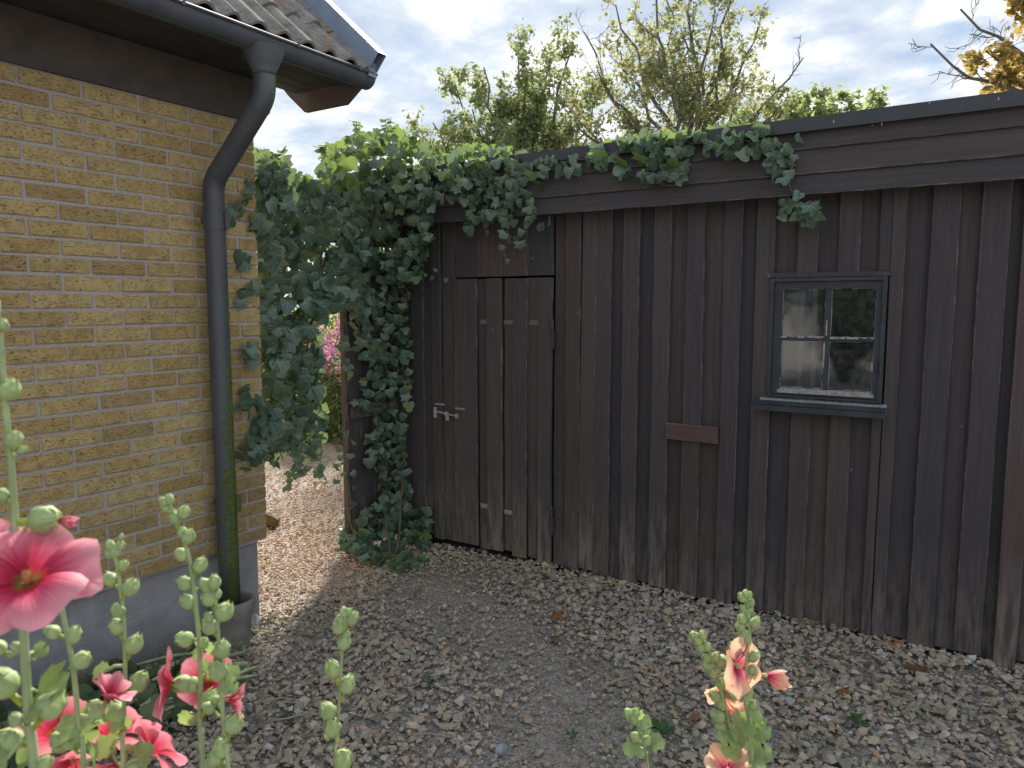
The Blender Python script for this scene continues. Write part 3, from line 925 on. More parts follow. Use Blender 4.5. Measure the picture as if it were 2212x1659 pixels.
# door
door = thing  # name guard
dmb = MB(); dmb.box(DX0 + .01, DX1 - .01, YS + .006, YS + .02, .06, DZ - .01)
door_o = dmb.build('door', MAT['dark'], shed)
drows = [(-3.199, -3.008, YO - .004, BW), (-3.000, -2.915, YS - .004, B), (-2.925, -2.800, YO, BW), (-2.792, -2.710, YS - .004, B), (-2.716, -2.606, YO - .002, BW), (-2.598, -2.505, YS - .004, B), (-2.512, -2.412, YO, BW)]
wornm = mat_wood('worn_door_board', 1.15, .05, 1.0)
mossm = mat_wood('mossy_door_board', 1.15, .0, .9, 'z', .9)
for i, (a, b_, yf, mm) in enumerate(drows):
    o = board(a, b_, .055 + random.uniform(-.02, .015) - (.012 if i in (4, 6) else 0), DZ - random.uniform(0, .006), yf, .02, mossm if i in (4, 6) else (wornm if i == 2 else B), door_o)
def plate(x, z, w, h, y, m, parent, name):
    mb = MB(); mb.box(x - w / 2, x + w / 2, y - .004, y, z - h / 2, z + h / 2)
    return mb.build(name, m, parent, bevel=.001)
for x, z in ((-2.955, 1.664), (-2.755, 1.664), (-2.552, 1.664), (-2.955, .36), (-2.752, .345)):
    plate(x, z, .075, .032, YS - .0045, MAT['bare'] if z < 1 else mat_plain('scuffed_paint', (.14, .13, .125), .8), door_o, 'worn_mark')
for z in (1.645, .40):
    mb = MB(); mb.tube([(-2.400, YO - .012, z - .03), (-2.400, YO - .012, z + .035)], [.013, .013], 10)
    mb.tube([(-2.400, YO - .012, z + .035), (-2.400, YO - .012, z + .047)], [.013, .006], 10)
    mb.box(-2.412, -2.386, YO - .008, YO - .002, z - .15, z - .03)
    for zz_ in (z - .07, z - .125): mb.tube([(-2.399, YO - .008, zz_), (-2.399, YO - .014, zz_)], .008, 8)
    mb.build('hinge', MAT['rust'], door_o)
# sliding bolt
mb = MB()
zb = 1.0
mb.tube([(-3.375, YO - .014, zb + .012), (-3.165, YO - .014, zb - .010)], .009, 10)
bolt = mb.build('bolt', MAT['steel'], door_o, smooth=False)
for x, dz_ in ((-3.372, .012), (-3.27, .002), (-3.175, -.009)):
    mb = MB(); mb.box(x - .011, x + .011, YO - .026, YO - .002, zb + dz_ - .017, zb + dz_ + .017); mb.build('bolt_bracket', MAT['steel'], bolt, bevel=.003)
mb = MB(); mb.box(-3.385, -3.36, YO - .02, YO - .001, zb - .035, zb + .04); mb.build('bolt_keeper', MAT['steel'], bolt, bevel=.002)
mb = MB(); mb.box(-3.285, -3.255, YO - .006, YO - .001, zb - .05, zb - .01); mb.build('bolt_plate', MAT['steel'], bolt, bevel=.002)
for x, z in ((-3.335, 1.065), (-3.155, 1.045)): plate(x, z, .085, .014, YO - .006, MAT['bare'], door_o, 'worn_mark')

# window
wmb = MB()
wx0, wx1, wz0, wz1 = WX0, WX1, 1.278, 1.925
yw = YO - .004
for (a, b_, c_, d_) in ((wx0, wx0 + .022, wz0, wz1), (wx1 - .022, wx1, wz0, wz1), (wx0 + .022, wx1 - .022, wz1 - .018, wz1), (wx0 + .022, wx1 - .022, wz0, wz0 + .012)):
    wmb.box(a, b_, yw - .012, yw + .10, c_, d_)
win = wmb.build('window', MAT['sash'], shed)
mb = MB(); mb.box(wx0 - .02, wx1 + .02, YO - .012, YO + .02, wz1 + .002, wz1 + .028); mb.build('head_board', MAT['board'], win, bevel=.002)
sx0, sx1, sz0, sz1 = wx0 + .024, wx1 - .024, wz0 + .014, wz1 - .020
gx0, gx1, gz0, gz1 = -.964, -.502, 1.332, 1.868
mxc, mzc = -.730, 1.600
mb = MB()
mb.box(sx0, gx0, yw + .002, yw + .036, sz0, sz1); mb.box(gx1, sx1, yw + .002, yw + .036, sz0, sz1)
mb.box(gx0, gx1, yw + .003, yw + .036, gz1, sz1); mb.box(gx0, gx1, yw + .003, yw + .036, sz0, gz0 - .026)
sash = mb.build('sash', MAT['sash'], win)
mb = MB(); mb.prism([(gx0 - .012, yw - .006, gz0 - .030), (gx0 - .012, yw + .03, gz0 - .030), (gx0 - .012, yw + .03, gz0 - .001), (gx0 - .012, yw + .006, gz0 - .004)], (gx1 - gx0 + .022, 0, 0))
mb.build('bottom_rail', MAT['bare'], win)
mb = MB(); mb.box(mxc - .014, mxc + .014, yw + .004, yw + .036, gz0, gz1); mb.build('muntin', MAT['sash'], win, bevel=.003)
for a, b_ in ((gx0, mxc - .0145), (mxc + .0145, gx1)):
    mb = MB(); mb.box(a, b_, yw + .005, yw + .036, mzc - .011, mzc + .011); mb.build('muntin', MAT['sash'], win, bevel=.003)
    mb = MB()
    x = a
    while x < b_ - .01:      # flaking putty along the bar
        l = random.uniform(.01, .05); mb.box(x, min(x + l, b_), yw + .001, yw + .005, mzc + .004 + random.uniform(-.003, .003), mzc + .012); x += l + random.uniform(.0, .02)
    tag(mb.build('putty', MAT['putty'], win), kind='stuff')
for (a, b_, c_, d_) in ((gx0, mxc - .0145, mzc + .0115, gz1), (mxc + .0145, gx1, mzc + .0115, gz1), (gx0, mxc - .0145, gz0, mzc - .0115), (mxc + .0145, gx1, gz0, mzc - .0115)):
    mb = MB(); mb.box(a, b_, yw + .018, yw + .021, c_, d_)
    pane = mb.build('pane', MAT['glass'], win)
    mb = MB()   # ragged putty line round each pane
    for side in range(4):
        t_ = 0
        Ls = (b_ - a) if side % 2 == 0 else (d_ - c_)
        while t_ < Ls - .004:
            l = random.uniform(.012, .06); w = random.uniform(.0015, .004)
            e = min(t_ + l, Ls)
            if random.random() < .8:
                if side == 0: mb.box(a + t_, a + e, yw + .012, yw + .0175, c_ + .0004, c_ + w)
                elif side == 2: mb.box(a + t_, a + e, yw + .012, yw + .0175, d_ - w, d_ - .0004)
                elif side == 1: mb.box(b_ - w, b_ - .0004, yw + .0125, yw + .017, c_ + t_, c_ + e)
                else: mb.box(a + .0004, a + w, yw + .0125, yw + .017, c_ + t_, c_ + e)
            t_ = e + random.uniform(.0, .012)
    tag(mb.build('putty', MAT['putty'], pane), kind='stuff')
for (x, z0, z1) in ((mxc - .012, 1.45, 1.585), (mxc - .004, 1.62, 1.70), (gx1 - .004, 1.45, 1.48)):
    mb = MB(); mb.box(x - .003, x + .004, yw - .001, yw + .0035, z0, z1); mb.build('bare_patch', MAT['putty'], win)
for z in (1.74, 1.45):
    mb = MB(); mb.tube([(wx1 - .012, yw - .018, z - .04), (wx1 - .012, yw - .018, z + .04)], .006, 8); mb.build('hinge', MAT['rust'], win)
mb = MB()
mb.prism([(-1.062, YO - .062, 1.222), (-1.062, YO - .062, 1.234), (-1.062, YO + .0, 1.272), (-1.062, YO + .0, 1.222)], (.635, 0, 0))
sill = mb.build('sill', MAT['bare'], win)
mb = MB(); mb.box(-1.085, -.425, YO - .070, YO - .0635, 1.205, 1.235); mb.prism([(-1.085, YO - .0635, 1.2355), (-1.085, YO - .068, 1.2385), (-1.085, YO - .030, 1.258), (-1.085, YO - .030, 1.2545)], (.66, 0, 0))
mb.build('sill_flashing', MAT['sash'], sill)
# two pale battens added inside, standing in for strips reflected in the panes
for x in (-.93, -.86):
    mb = MB(); mb.box(x - .012, x + .012, YS + .32, YS + .345, .03, 2.2)
    tag(mb.build('reflection_batten', mat_plain('pale_reflection_batten', (.5, .52, .54), .6)), 'pale upright batten added inside the shed as a reflected strip, %s of the two behind the window' % ('left' if x < -.9 else 'right'), 'batten', 'battens added for reflected strips')

# open wooden panel beside the passage
panel = thing('wooden_gate', 'narrow dark plank gate standing open at the shed corner, overgrown with ivy', 'gate', (-3.79, 4.0, 0))
for k in range(4):
    y0 = 3.745 + k * .124
    me = board_mesh(.120, 2.12, .020, 900 + k); me.materials.append(B)
    o = obj('plank', me, None, panel)
    o.matrix_basis = Matrix.Translation((-3.772, y0 + .06, .03)) @ Matrix.Rotation(math.pi / 2, 4, 'Z') 
mb = MB(); mb.box(-3.815, -3.775, 3.722, 3.744, .0, 2.16); mb.build('edge_post', MAT['board_red'], panel, bevel=.003)
for z in (.17, .98, 1.8):
    mb = MB(); mb.box(-3.770, -3.742, 3.755, 4.235, z, z + .085); mb.build('rail', MAT['board'], panel, bevel=.003)
# ================================================================== LEAF SHAPES
def leaf_proto(half, fold=.25, curl=.25, seed=0, wob=.03, back=0.0):
    """leaf from half an outline: base at origin, tip towards +Y, upper side +Z"""
    rs = random.Random(seed)
    R = [(x + rs.gauss(0, wob) * (x > .02), y + rs.gauss(0, wob)) for x, y in half]
    Lf = [(-x + rs.gauss(0, wob) * (x > .02), y + rs.gauss(0, wob)) for x, y in half]
    ymax = max(y for x, y in half)
    def h(x, y): return fold * abs(x) - curl * (y / ymax) ** 2 * .5 - .35 * curl * abs(x) ** 1.5 + rs.gauss(0, .012)
    sp = [(0, ymax * t) for t in (.0, .33, .66, 1.0)]
    V = [(x, y, h(x, y)) for x, y in sp]
    F = []
    for side, O in ((1, R), (-1, Lf)):
        base = len(V)
        V += [(x, y, h(x, y)) for x, y in O]
        idx = [0] + [base + i for i in range(len(O))] + [3]
        for a, b_ in zip(idx[:-1], idx[1:]):
            ya = V[a][1] / ymax; yb = V[b_][1] / ymax
            c = 1 if (ya + yb) / 2 < .5 else 2
            tri = (a, b_, c)
            if c not in (a, b_): F.append(tri if side > 0 else tri[::-1])
        # bridge between the two spine anchors
        k = next((i for i, (a, b_) in enumerate(zip(idx[:-1], idx[1:])) if (V[a][1] + V[b_][1]) / 2 / ymax >= .5), len(idx) - 2)
        t_ = (idx[k], 2, 1)
        F.append(t_ if side > 0 else t_[::-1])
    V = np.array(V, np.float32)
    return V, np.array(F, np.int32), V[:, :2].copy()
IVY_H = [[(.16, -.10), (.40, -.10), (.56, .10), (.68, .36), (.34, .40), (.22, .64)],
         [(.18, -.12), (.42, -.08), (.52, .14), (.46, .34), (.34, .52), (.18, .80)],
         [(.14, -.08), (.36, -.16), (.64, -.06), (.50, .16), (.72, .48), (.32, .46), (.20, .70)],
         [(.18, -.10), (.40, -.04), (.48, .20), (.40, .46), (.24, .74)]]
IVYP = [leaf_proto([(x, y) for x, y in h] , .30 + .1 * (k % 3), .35 + .12 * (k % 4), k, .025) for k, h in enumerate(IVY_H * 3)]
def proto_mesh(name, pr, m, smooth=True):
    me = tri_mesh(name, pr[0], pr[1], pr[2], smooth); me.materials.append(m); return me
IVYM = [proto_mesh('leaf', p, MAT['ivy']) for p in IVYP]
IVYN = [proto_mesh('leaf', p, MAT['ivy_new']) for p in IVYP]
HH = [[(.22, -.14), (.46, -.16), (.50, .02), (.72, .16), (.60, .30), (.66, .56), (.42, .58), (.34, .80), (.16, .86)],
      [(.20, -.10), (.44, -.08), (.46, .10), (.60, .28), (.44, .42), (.42, .66), (.22, .74)]]
HOLP = [leaf_proto(HH[k % 2], .22 + .1 * (k % 3), .5 + .2 * (k % 2), 40 + k, .03) for k in range(6)]
OVAL = [(.10, .10), (.24, .35), (.26, .6), (.12, .88)]
OVALP = [leaf_proto(OVAL, .3, .5, 60 + k, .015) for k in range(5)]
LANCE = [(.05, .15), (.085, .45), (.05, .8)]
LANCEP = [leaf_proto(LANCE, .3, .5, 70 + k, .006) for k in range(3)]
MAPLEP = [leaf_proto([(.14, -.04), (.44, -.02), (.32, .14), (.62, .42), (.34, .42), (.30, .62), (.16, .60)], .2, .3, 80 + k, .03) for k in range(5)]
def scatter_leaves(name, protos, mats, m, parent, smooth=True):
    return scatter(name, protos, rng.integers(0, len(protos), len(mats)), np.array([np.array(q) for q in mats]), m, parent, smooth)

# ================================================================== IVY
VIEW = -_f
def ivy_leaf_matrix(p, out, s, droop=1.0, spread=.62):
    nor = (Vector(out) + rvec(spread) + Vector((0, 0, .35))).normalized()
    tip = Vector((0, 0, -droop)) + rvec(.45)
    return place(p, tip, nor, s)
def ivy_plant(root, n_obj, pts_front, pts_fill, young=lambda p: 0.0):
    """pts: list of (point, outward, size); largest n_obj become single leaves"""
    pts_front.sort(key=lambda q: -q[2])
    for p, out, s in pts_front[:n_obj]:
        k = random.randrange(len(IVYM))
        obj('leaf', (IVYN if random.random() < young(p) else IVYM)[k], None, root, ivy_leaf_matrix(p, out, s))
    fill = pts_front[n_obj:] + pts_fill
    a = [ivy_leaf_matrix(*q) for q in fill if random.random() >= young(q[0])]
    b_ = [ivy_leaf_matrix(*q) for q in fill if random.random() < young(q[0])]
    tag(scatter_leaves('foliage', IVYP, a, MAT['ivy'], root), kind='stuff')
    if b_: tag(scatter_leaves('young_foliage', IVYP, b_, MAT['ivy_new'], root), kind='stuff')
def strand(root, pts, r=.004, n=6):
    q = []
    pts = [Vector(p) for p in pts]
    for a, b_ in zip(pts[:-1], pts[1:]):
        for k in range(n): q.append(a.lerp(b_, k / n) + rvec(.006))
    q.append(pts[-1])
    mb = MB(); mb.tube(q, [r * (1 - .6 * i / len(q)) for i in range(len(q))], 5)
    return mb.build('stem', MAT['ivy_stem'], root, smooth=True)
def isize(a=.055, b_=.13): return .80 * random.triangular(a, b_, a + (b_ - a) * .4)

# --- curtain of ivy across the passage between house corner and gate
ivA = thing('ivy', 'curtain of dark ivy hanging across the passage beside the brick corner', 'ivy', (-3.5, 3.2, 0))
polyA = [(556, 318), (600, 335), (640, 372), (690, 388), (700, 345), (760, 340), (800, 430), (790, 560), (760, 640), (742, 668), (706, 668), (682, 700), (692, 760), (700, 850), (700, 930), (662, 985), (640, 965), (600, 975), (552, 985), (548, 930), (556, 860), (556, 560), (552, 440)]
polyA_top = [(556, 318), (600, 335), (640, 372), (690, 388), (700, 345), (760, 340), (780, 430), (700, 470), (620, 430), (556, 400)]
def surfA(px, py, off):
    t = (px - 555) / 200.0
    return onx(px, py, -3.43 - .16 * t - .10 * math.sin(py * .013 + px * .02) - off)
outA = Vector((1, -.35, .1))
front = [(surfA(x, y, random.gauss(0, .03)), outA, isize(.06, .18)) for x, y in sample_poly(polyA, 480)]
fill = [(surfA(x, y, random.uniform(.04, .40)), outA * random.choice((1, 1, -.6)), isize(.05, .13)) for x, y in sample_poly(polyA, 900)]
fill += [(surfA(x, y, random.uniform(.0, .5)), Vector((.3, .2, 1)), isize(.05, .12)) for x, y in sample_poly(polyA_top, 220)]
# sprigs reaching over the brick edge
for cx_, cy_, n_, rr_ in ((515, 445, 6, 22), (535, 555, 5, 18), (535, 620, 6, 14), (545, 770, 6, 16), (530, 860, 9, 22), (548, 960, 9, 22), (535, 410, 4, 12), (575, 375, 10, 14)):
    for k in range(n_):
        front.append((onx(cx_ + random.gauss(0, rr_ * .5), cy_ + random.gauss(0, rr_), -3.345 + random.uniform(-.01, .03)), Vector((1, -.2, .1)), isize(.05, .12)))
# hanging tails
tails = [[(640, 960), (650, 1000), (668, 1030)], [(690, 960), (694, 1000), (685, 1022), (700, 1050)], [(600, 970), (612, 1000)], [(660, 970), (640, 1020), (622, 1055)], [(575, 965), (585, 985)], [(745, 660), (748, 760), (744, 870)], [(752, 870), (748, 960), (740, 1000), (728, 1040)]]
for tl in tails:
    strand(ivA, [surfA(x, y, .02) for x, y in tl], .004)
    for (x0, y0), (x1, y1) in zip(tl[:-1], tl[1:]):
        for k in range(4):
            f = random.random()
            front.append((surfA(x0 + (x1 - x0) * f + random.gauss(0, 8), y0 + (y1 - y0) * f + random.gauss(0, 5), .01), outA, isize(.045, .09)))
for pts in ([(560, 400), (600, 560), (590, 760), (610, 960)], [(760, 400), (700, 520), (660, 760), (650, 950)], [(700, 380), (640, 480), (600, 640), (560, 800)]):
    strand(ivA, [surfA(x, y, .08) for x, y in pts], .009)
def youngA(p): return max(0.0, min(.65, (p.z - 2.45) * 2.0))
ivy_plant(ivA, 280, front, fill, youngA)
# wooden beam over the passage that carries it
mb = MB(); mb.box(-3.80, -3.73, 2.70, 4.26, 2.20, 2.27)
o = mb.build('passage_beam', MAT['board'], None, bevel=.004)
tag(o, 'dark wooden beam across the passage, buried in ivy', 'beam')

# --- ivy climbing the gate
ivB = thing('ivy', 'ivy climbing the open plank gate and spreading at its foot', 'ivy', (-3.7, 4.0, 0))
def surfB(px, py, off):
    # on the gate face, or on the shed wall once past the hinge side
    p = onx(px, py, -3.735 + off)
    if p.y > 4.20: p = ony(px, py, 4.20 - off)
    if p.z < .03:
        p = onz(px, py, .04 + off * .5)
    return p
polyB = [(756, 540), (880, 545), (890, 700), (885, 880), (872, 960), (885, 1010), (880, 1045), (842, 1060), (820, 1040), (790, 985), (800, 930), (770, 860), (800, 790), (765, 740)]
polyB2 = [(820, 1040), (880, 1035), (885, 1080), (850, 1110), (815, 1100)]
polyB3 = [(780, 1100), (850, 1060), (890, 1090), (925, 1095), (935, 1160), (905, 1215), (870, 1225), (760, 1195), (735, 1185), (760, 1150)]
outB = Vector((1, -.5, .15))
front = [(surfB(x, y, random.uniform(.02, .08)), outB, isize(.06, .12)) for x, y in sample_poly(polyB, 280) + sample_poly(polyB2, 34) + sample_poly(polyB3, 150)]
fill = [(surfB(x, y, random.uniform(.0, .06)), outB, isize(.05, .10)) for x, y in sample_poly(polyB, 130) + sample_poly(polyB3, 90)]
for k in range(40):
    y = random.uniform(1000, 1190); x = 752 + random.gauss(0, 7) - (12 if y > 1120 else 0)
    front.append((onx(x, y, -3.80 + random.gauss(0, .03)), Vector((.6, -.8, .2)), isize(.04, .085)))
for k in range(10):
    front.append((surfB(random.uniform(890, 965), 598 + random.gauss(0, 9), .035), Vector((.2, -1, .2)), isize(.035, .06)))
for pts in ([(840, 1200), (830, 1050), (850, 900), (820, 700), (850, 560)], [(860, 1200), (870, 1000), (845, 850), (870, 640), (860, 540)], [(770, 1200), (756, 1100), (752, 1000)], [(800, 1150), (850, 1120), (910, 1110)]):
    strand(ivB, [surfB(x, y, .012) for x, y in pts], .006)
def youngB(p): return .25 if (p.z < .45 and p.x > -3.6) else .05
ivy_plant(ivB, 260, front, fill, youngB)

# --- ivy over the shed roof edge
ivC = thing('ivy', 'ivy spilling over the shed roof edge and trailing to the right', 'ivy', (-2.5, 4.1, 2.6))
def surfC(px, py, off): return ony(px, py, YF - .035 - off)
mass = [(690, 330), (720, 305), (760, 285), (800, 285), (850, 270), (905, 305), (930, 320), (985, 325), (1000, 400), (930, 440), (925, 520), (900, 600), (850, 590), (790, 560), (740, 470), (690, 400)]
strip = [(985, 318), (1030, 318), (1100, 318), (1130, 335), (1200, 340), (1262, 320), (1330, 298), (1420, 285), (1480, 284), (1600, 280), (1640, 285), (1660, 300), (1700, 305), (1690, 340), (1640, 322), (1560, 335), (1480, 330), (1478, 380), (1400, 388), (1330, 362), (1240, 372), (1170, 380), (1150, 400), (1120, 400), (1090, 470), (1010, 470), (960, 410)]
hang1 = [(1030, 380), (1140, 385), (1150, 440), (1180, 480), (1130, 525), (1090, 520), (1040, 500), (1000, 500), (1000, 470)]
hang2 = [(1640, 300), (1712, 310), (1725, 400), (1755, 440), (1740, 470), (1680, 465), (1690, 400), (1655, 350)]
outC = Vector((.1, -1, .25))
front = [(surfC(x, y, random.uniform(.0, .22)), outC, isize(.06, .125)) for x, y in sample_poly(mass, 330)]
front += [(surfC(x, y, random.uniform(-.01, .05)), outC, isize(.065, .12)) for x, y in sample_poly(strip, 250)]
front += [(surfC(x, y, random.uniform(-.01, .04)), outC, isize(.05, .11)) for x, y in sample_poly(hang1, 75) + sample_poly(hang2, 46)]
for x, y, s in ((1185, 470, .09), (1162, 392, .09), (1092, 548, .05), (1098, 560, .04), (1085, 530, .05), (1650, 270, .10), (1726, 287, .07), (1745, 455, .13), (1735, 440, .09), (1690, 458, .07)):
    front.append((surfC(x, y, .02), outC, s))
fill = [(surfC(x, y, random.uniform(-.30, .18)), outC * random.choice((1, 1, -.5)), isize(.05, .11)) for x, y in sample_poly(mass, 560)]
fill += [(surfC(x, y, -random.uniform(.03, .35)) + Vector((0, 0, random.uniform(.0, .03))), Vector((0, -.2, 1)), isize(.05, .11)) for x, y in
         [(x, y) for x, y in sample_poly([(690, 330), (760, 285), (850, 268), (930, 318), (1100, 316), (1200, 338), (1330, 296), (1480, 282), (1600, 276), (1600, 300), (1480, 305), (1330, 322), (1200, 358), (1000, 350), (850, 310), (690, 350)], 190)]]
# upright shoots against the sky
for (x0, y0, x1, y1) in ((778, 318, 770, 262), (838, 300, 832, 258), (905, 330, 905, 292), (700, 330, 684, 318), (585, 345, 612, 325)):
    p0, p1 = surfC(x0, y0, .05), surfC(x1, y1, .05)
    if x0 == 585: p0, p1 = surfA(x0, y0, .05), surfA(x1, y1, .05)
    strand(ivC, [p0, p1], .004, 4)
    for k in range(9):
        f = k / 8
        side = Vector((random.choice((-1, 1)) * _r.x, random.choice((-1, 1)) * _r.y, .15)) * random.uniform(.5, 1)
        q = p0.lerp(p1, f) + side * .02
        obj('leaf', random.choice(IVYN if random.random() < .6 else IVYM), None, ivC, place(q, side + Vector((0, 0, .1)), Vector((0, -.3, 1)) + rvec(.3), random.uniform(.05, .085)))
for pts in ([(760, 330), (900, 340), (1050, 350), (1200, 355), (1330, 330), (1480, 310), (1600, 305), (1680, 320)], [(1050, 350), (1110, 420), (1100, 500), (1088, 560)], [(1640, 310), (1680, 360), (1715, 420), (1735, 460)], [(800, 320), (840, 420), (860, 540)], [(1330, 330), (1370, 380)]):
    strand(ivC, [surfC(x, y, -.004) for x, y in pts], .006)
def youngC(p): return max(.06, min(.5, (p.z - 2.62) * 2.4))
ivy_plant(ivC, 290, front, fill, youngC)

# ================================================================== TREES BEHIND THE SHED
def tree(name, label, base, trunk_top, limbs, leafm, protos, seed, leaf=.075, nsub=9, ntw=6, nleaf=8, thick=.10, bare=(), sub=.36, spread=.55, group='trees behind the shed', droop=.1, leaf_from=.35):
    rs = random.Random(seed)
    def rv(s): return Vector((rs.gauss(0, s), rs.gauss(0, s), rs.gauss(0, s)))
    root = thing(name, label, 'tree', base, group)
    wood = MB(); leaves = []
    base = Vector(base); tt = Vector(trunk_top)
    wood.tube([base - Vector((0, 0, .2)), base.lerp(tt, .5) + rv(.04), tt], [thick * 1.25, thick * 1.05, thick * .9], 9)
    def grow(p0, p1, r0, r1, n, wob):
        pts = [p0]
        L = (p1 - p0).length
        for i in range(1, n):
            f = i / n
            pts.append(p0.lerp(p1, f) + rv(wob * L) + Vector((0, 0, -.10 * L * math.sin(math.pi * f))))
        pts.append(p1)
        wood.tube(pts, [r0 + (r1 - r0) * i / n for i in range(n + 1)], 6 if r0 > .02 else 4, False)
        return pts
    def at(pts, f):
        k = min(int(f * (len(pts) - 1)), len(pts) - 2); t = f * (len(pts) - 1) - k
        return pts[k].lerp(pts[k + 1], t), (pts[k + 1] - pts[k]).normalized()
    for li, (end, src) in enumerate(limbs):
        end = Vector(end)
        p0 = tt.lerp(base, 1 - src) if src <= 1 else tt
        isbare = li in bare
        L = (end - p0).length
        pts = grow(p0, end, thick * .55, .010, 9, .018)
        for j in range(nsub):
            f = .22 + .78 * (j + rs.random()) / nsub
            q, d = at(pts, min(f, .99))
            dirn = (d * .75 + rv(spread)).normalized()
            l2 = L * sub * (1.05 - .5 * f) * rs.uniform(.7, 1.2)
            sp = grow(q, q + dirn * l2 + Vector((0, 0, .08 * l2)), .014 * (1.3 - f), .004, 5, .03)
            for k in range(ntw):
                f2 = .15 + .85 * (k + rs.random()) / ntw
                q2, d2 = at(sp, min(f2, .99))
                dir2 = (d2 * .6 + rv(.6)).normalized()
                l3 = rs.uniform(.18, .42) * (L / 4.0)
                e3 = q2 + dir2 * l3
                wood.tube([q2, q2.lerp(e3, .5) + rv(.015), e3], [.005, .004, .002], 3, False)
                if isbare and (f > .45 or rs.random() < .6): continue
                if f < leaf_from and rs.random() < .5: continue
                for m_ in range(nleaf):
                    q3 = q2.lerp(e3, rs.uniform(.25, 1.05)) + rv(.045)
                    leaves.append(place(q3, dir2 * .6 + rv(.7) + Vector((0, 0, -droop * 4)), Vector((0, 0, 1)) + rv(.55), leaf * rs.uniform(.6, 1.25)))
    wood.build('trunk', MAT['bark'], root, smooth=True)
    tag(scatter_leaves('crown', protos, leaves, leafm, root), kind='stuff')
    return root
def D(px, py, d, j=.0): return dep(px, py, d + random.uniform(-j, j))
def G0(px, d):
    p = dep(px, 700, d); return Vector((p.x, p.y, 0))
dA = 11.5
b0 = G0(1500, dA)
tree('sparse_tree', 'tall sparse tree with thin olive crown behind the middle of the shed', b0, dep(1496, 330, dA),
     [(D(1262, 70, dA, 1.4), .9), (D(1330, 10, dA, 1.5), 1), (D(1405, -60, dA, 1.5), 1), (D(1505, -110, dA, 1.2), 1), (D(1585, -50, dA, 1.5), 1), (D(1640, 50, dA, 1.5), 1),
      (D(1735, 125, dA, 1.5), .95), (D(1190, 205, dA, 1.2), .85), (D(1290, 150, dA, 1.5), .95), (D(1690, 215, dA, 1.4), .9), (D(1420, 110, dA, 2), 1), (D(1560, 130, dA, 2), 1), (D(1360, 240, dA, 1.4), .9), (D(1470, 60, dA, 2.2), 1), (D(1440, 0, dA, 1.8), 1), (D(1545, 20, dA, 1.8), 1), (D(1620, 170, dA, 1.5), .95), (D(1340, 110, dA, 1.5), .95), (D(1240, 250, dA, 1.2), .8)],
     MAT['tree_a'], OVALP + MAPLEP, 3, .072, 10, 7, 9, .085, bare=(0, 6), sub=.30)
dB = 12.5
tree('bushy_tree', 'bushy green tree with rounded clumps left of the sparse tree', G0(1110, dB), dep(1110, 420, dB),
     [(D(935, 265, dB, .8), .8), (D(985, 190, dB, 1), .95), (D(1045, 145, dB, 1), 1), (D(1120, 110, dB, 1), 1), (D(1190, 125, dB, 1), 1), (D(1235, 105, dB, 1), 1), (D(1250, 190, dB, 1), .95), (D(1280, 230, dB, 1), .9),
      (D(1010, 290, dB, 1), .85), (D(1080, 215, dB, 1.4), 1), (D(1160, 220, dB, 1.4), 1), (D(1210, 285, dB, 1.2), .9), (D(1100, 290, dB, 1.3), .9), (D(960, 310, dB, 1), .75), (D(925, 300, dB, .8), .7), (D(1020, 235, dB, 1), .9), (D(1140, 165, dB, 1), 1), (D(1270, 290, dB, 1), .8), (D(1050, 320, dB, 1), .75)],
     MAT['tree_b'], OVALP + MAPLEP, 5, .080, 10, 7, 16, .09, sub=.36, leaf_from=.1)
dC = 13.5
tree('low_tree', 'small fresh green tree showing above the roof edge right of centre', G0(1760, dC), dep(1760, 380, dC),
     [(D(1890, 190, dC, .6), .9), (D(1835, 215, dC, .8), 1), (D(1780, 190, dC, .8), 1), (D(1700, 200, dC, .8), 1), (D(1650, 240, dC, .8), .9), (D(1720, 255, dC, .8), .9), (D(1800, 255, dC, .8), .9), (D(1560, 260, dC, .8), .8), (D(1740, 215, dC, .8), 1), (D(1860, 235, dC, .7), .9), (D(1680, 225, dC, .8), 1), (D(1620, 265, dC, .8), .8)],
     MAT['tree_d'], MAPLEP, 9, .085, 9, 6, 14, .07, sub=.32)
dR = 8.5
tree('maple_tree', 'maple with turning orange leaves and bare twigs at the right edge', G0(2420, dR), dep(2400, 150, dR),
     [(D(2010, 95, dR, .4), .9), (D(2075, 20, dR, .4), .98), (D(2130, 110, dR, .5), .9), (D(2160, 160, dR, .4), .85), (D(2190, -30, dR, .5), 1), (D(2250, 60, dR, .6), 1), (D(2300, -80, dR, .8), 1), (D(2500, -100, dR, .8), 1), (D(2600, 60, dR, .8), 1), (D(2210, 120, dR, .5), .9)],
     MAT['tree_c'], MAPLEP, 17, .10, 8, 6, 10, .07, bare=(0, 1), sub=.24, leaf_from=.3)

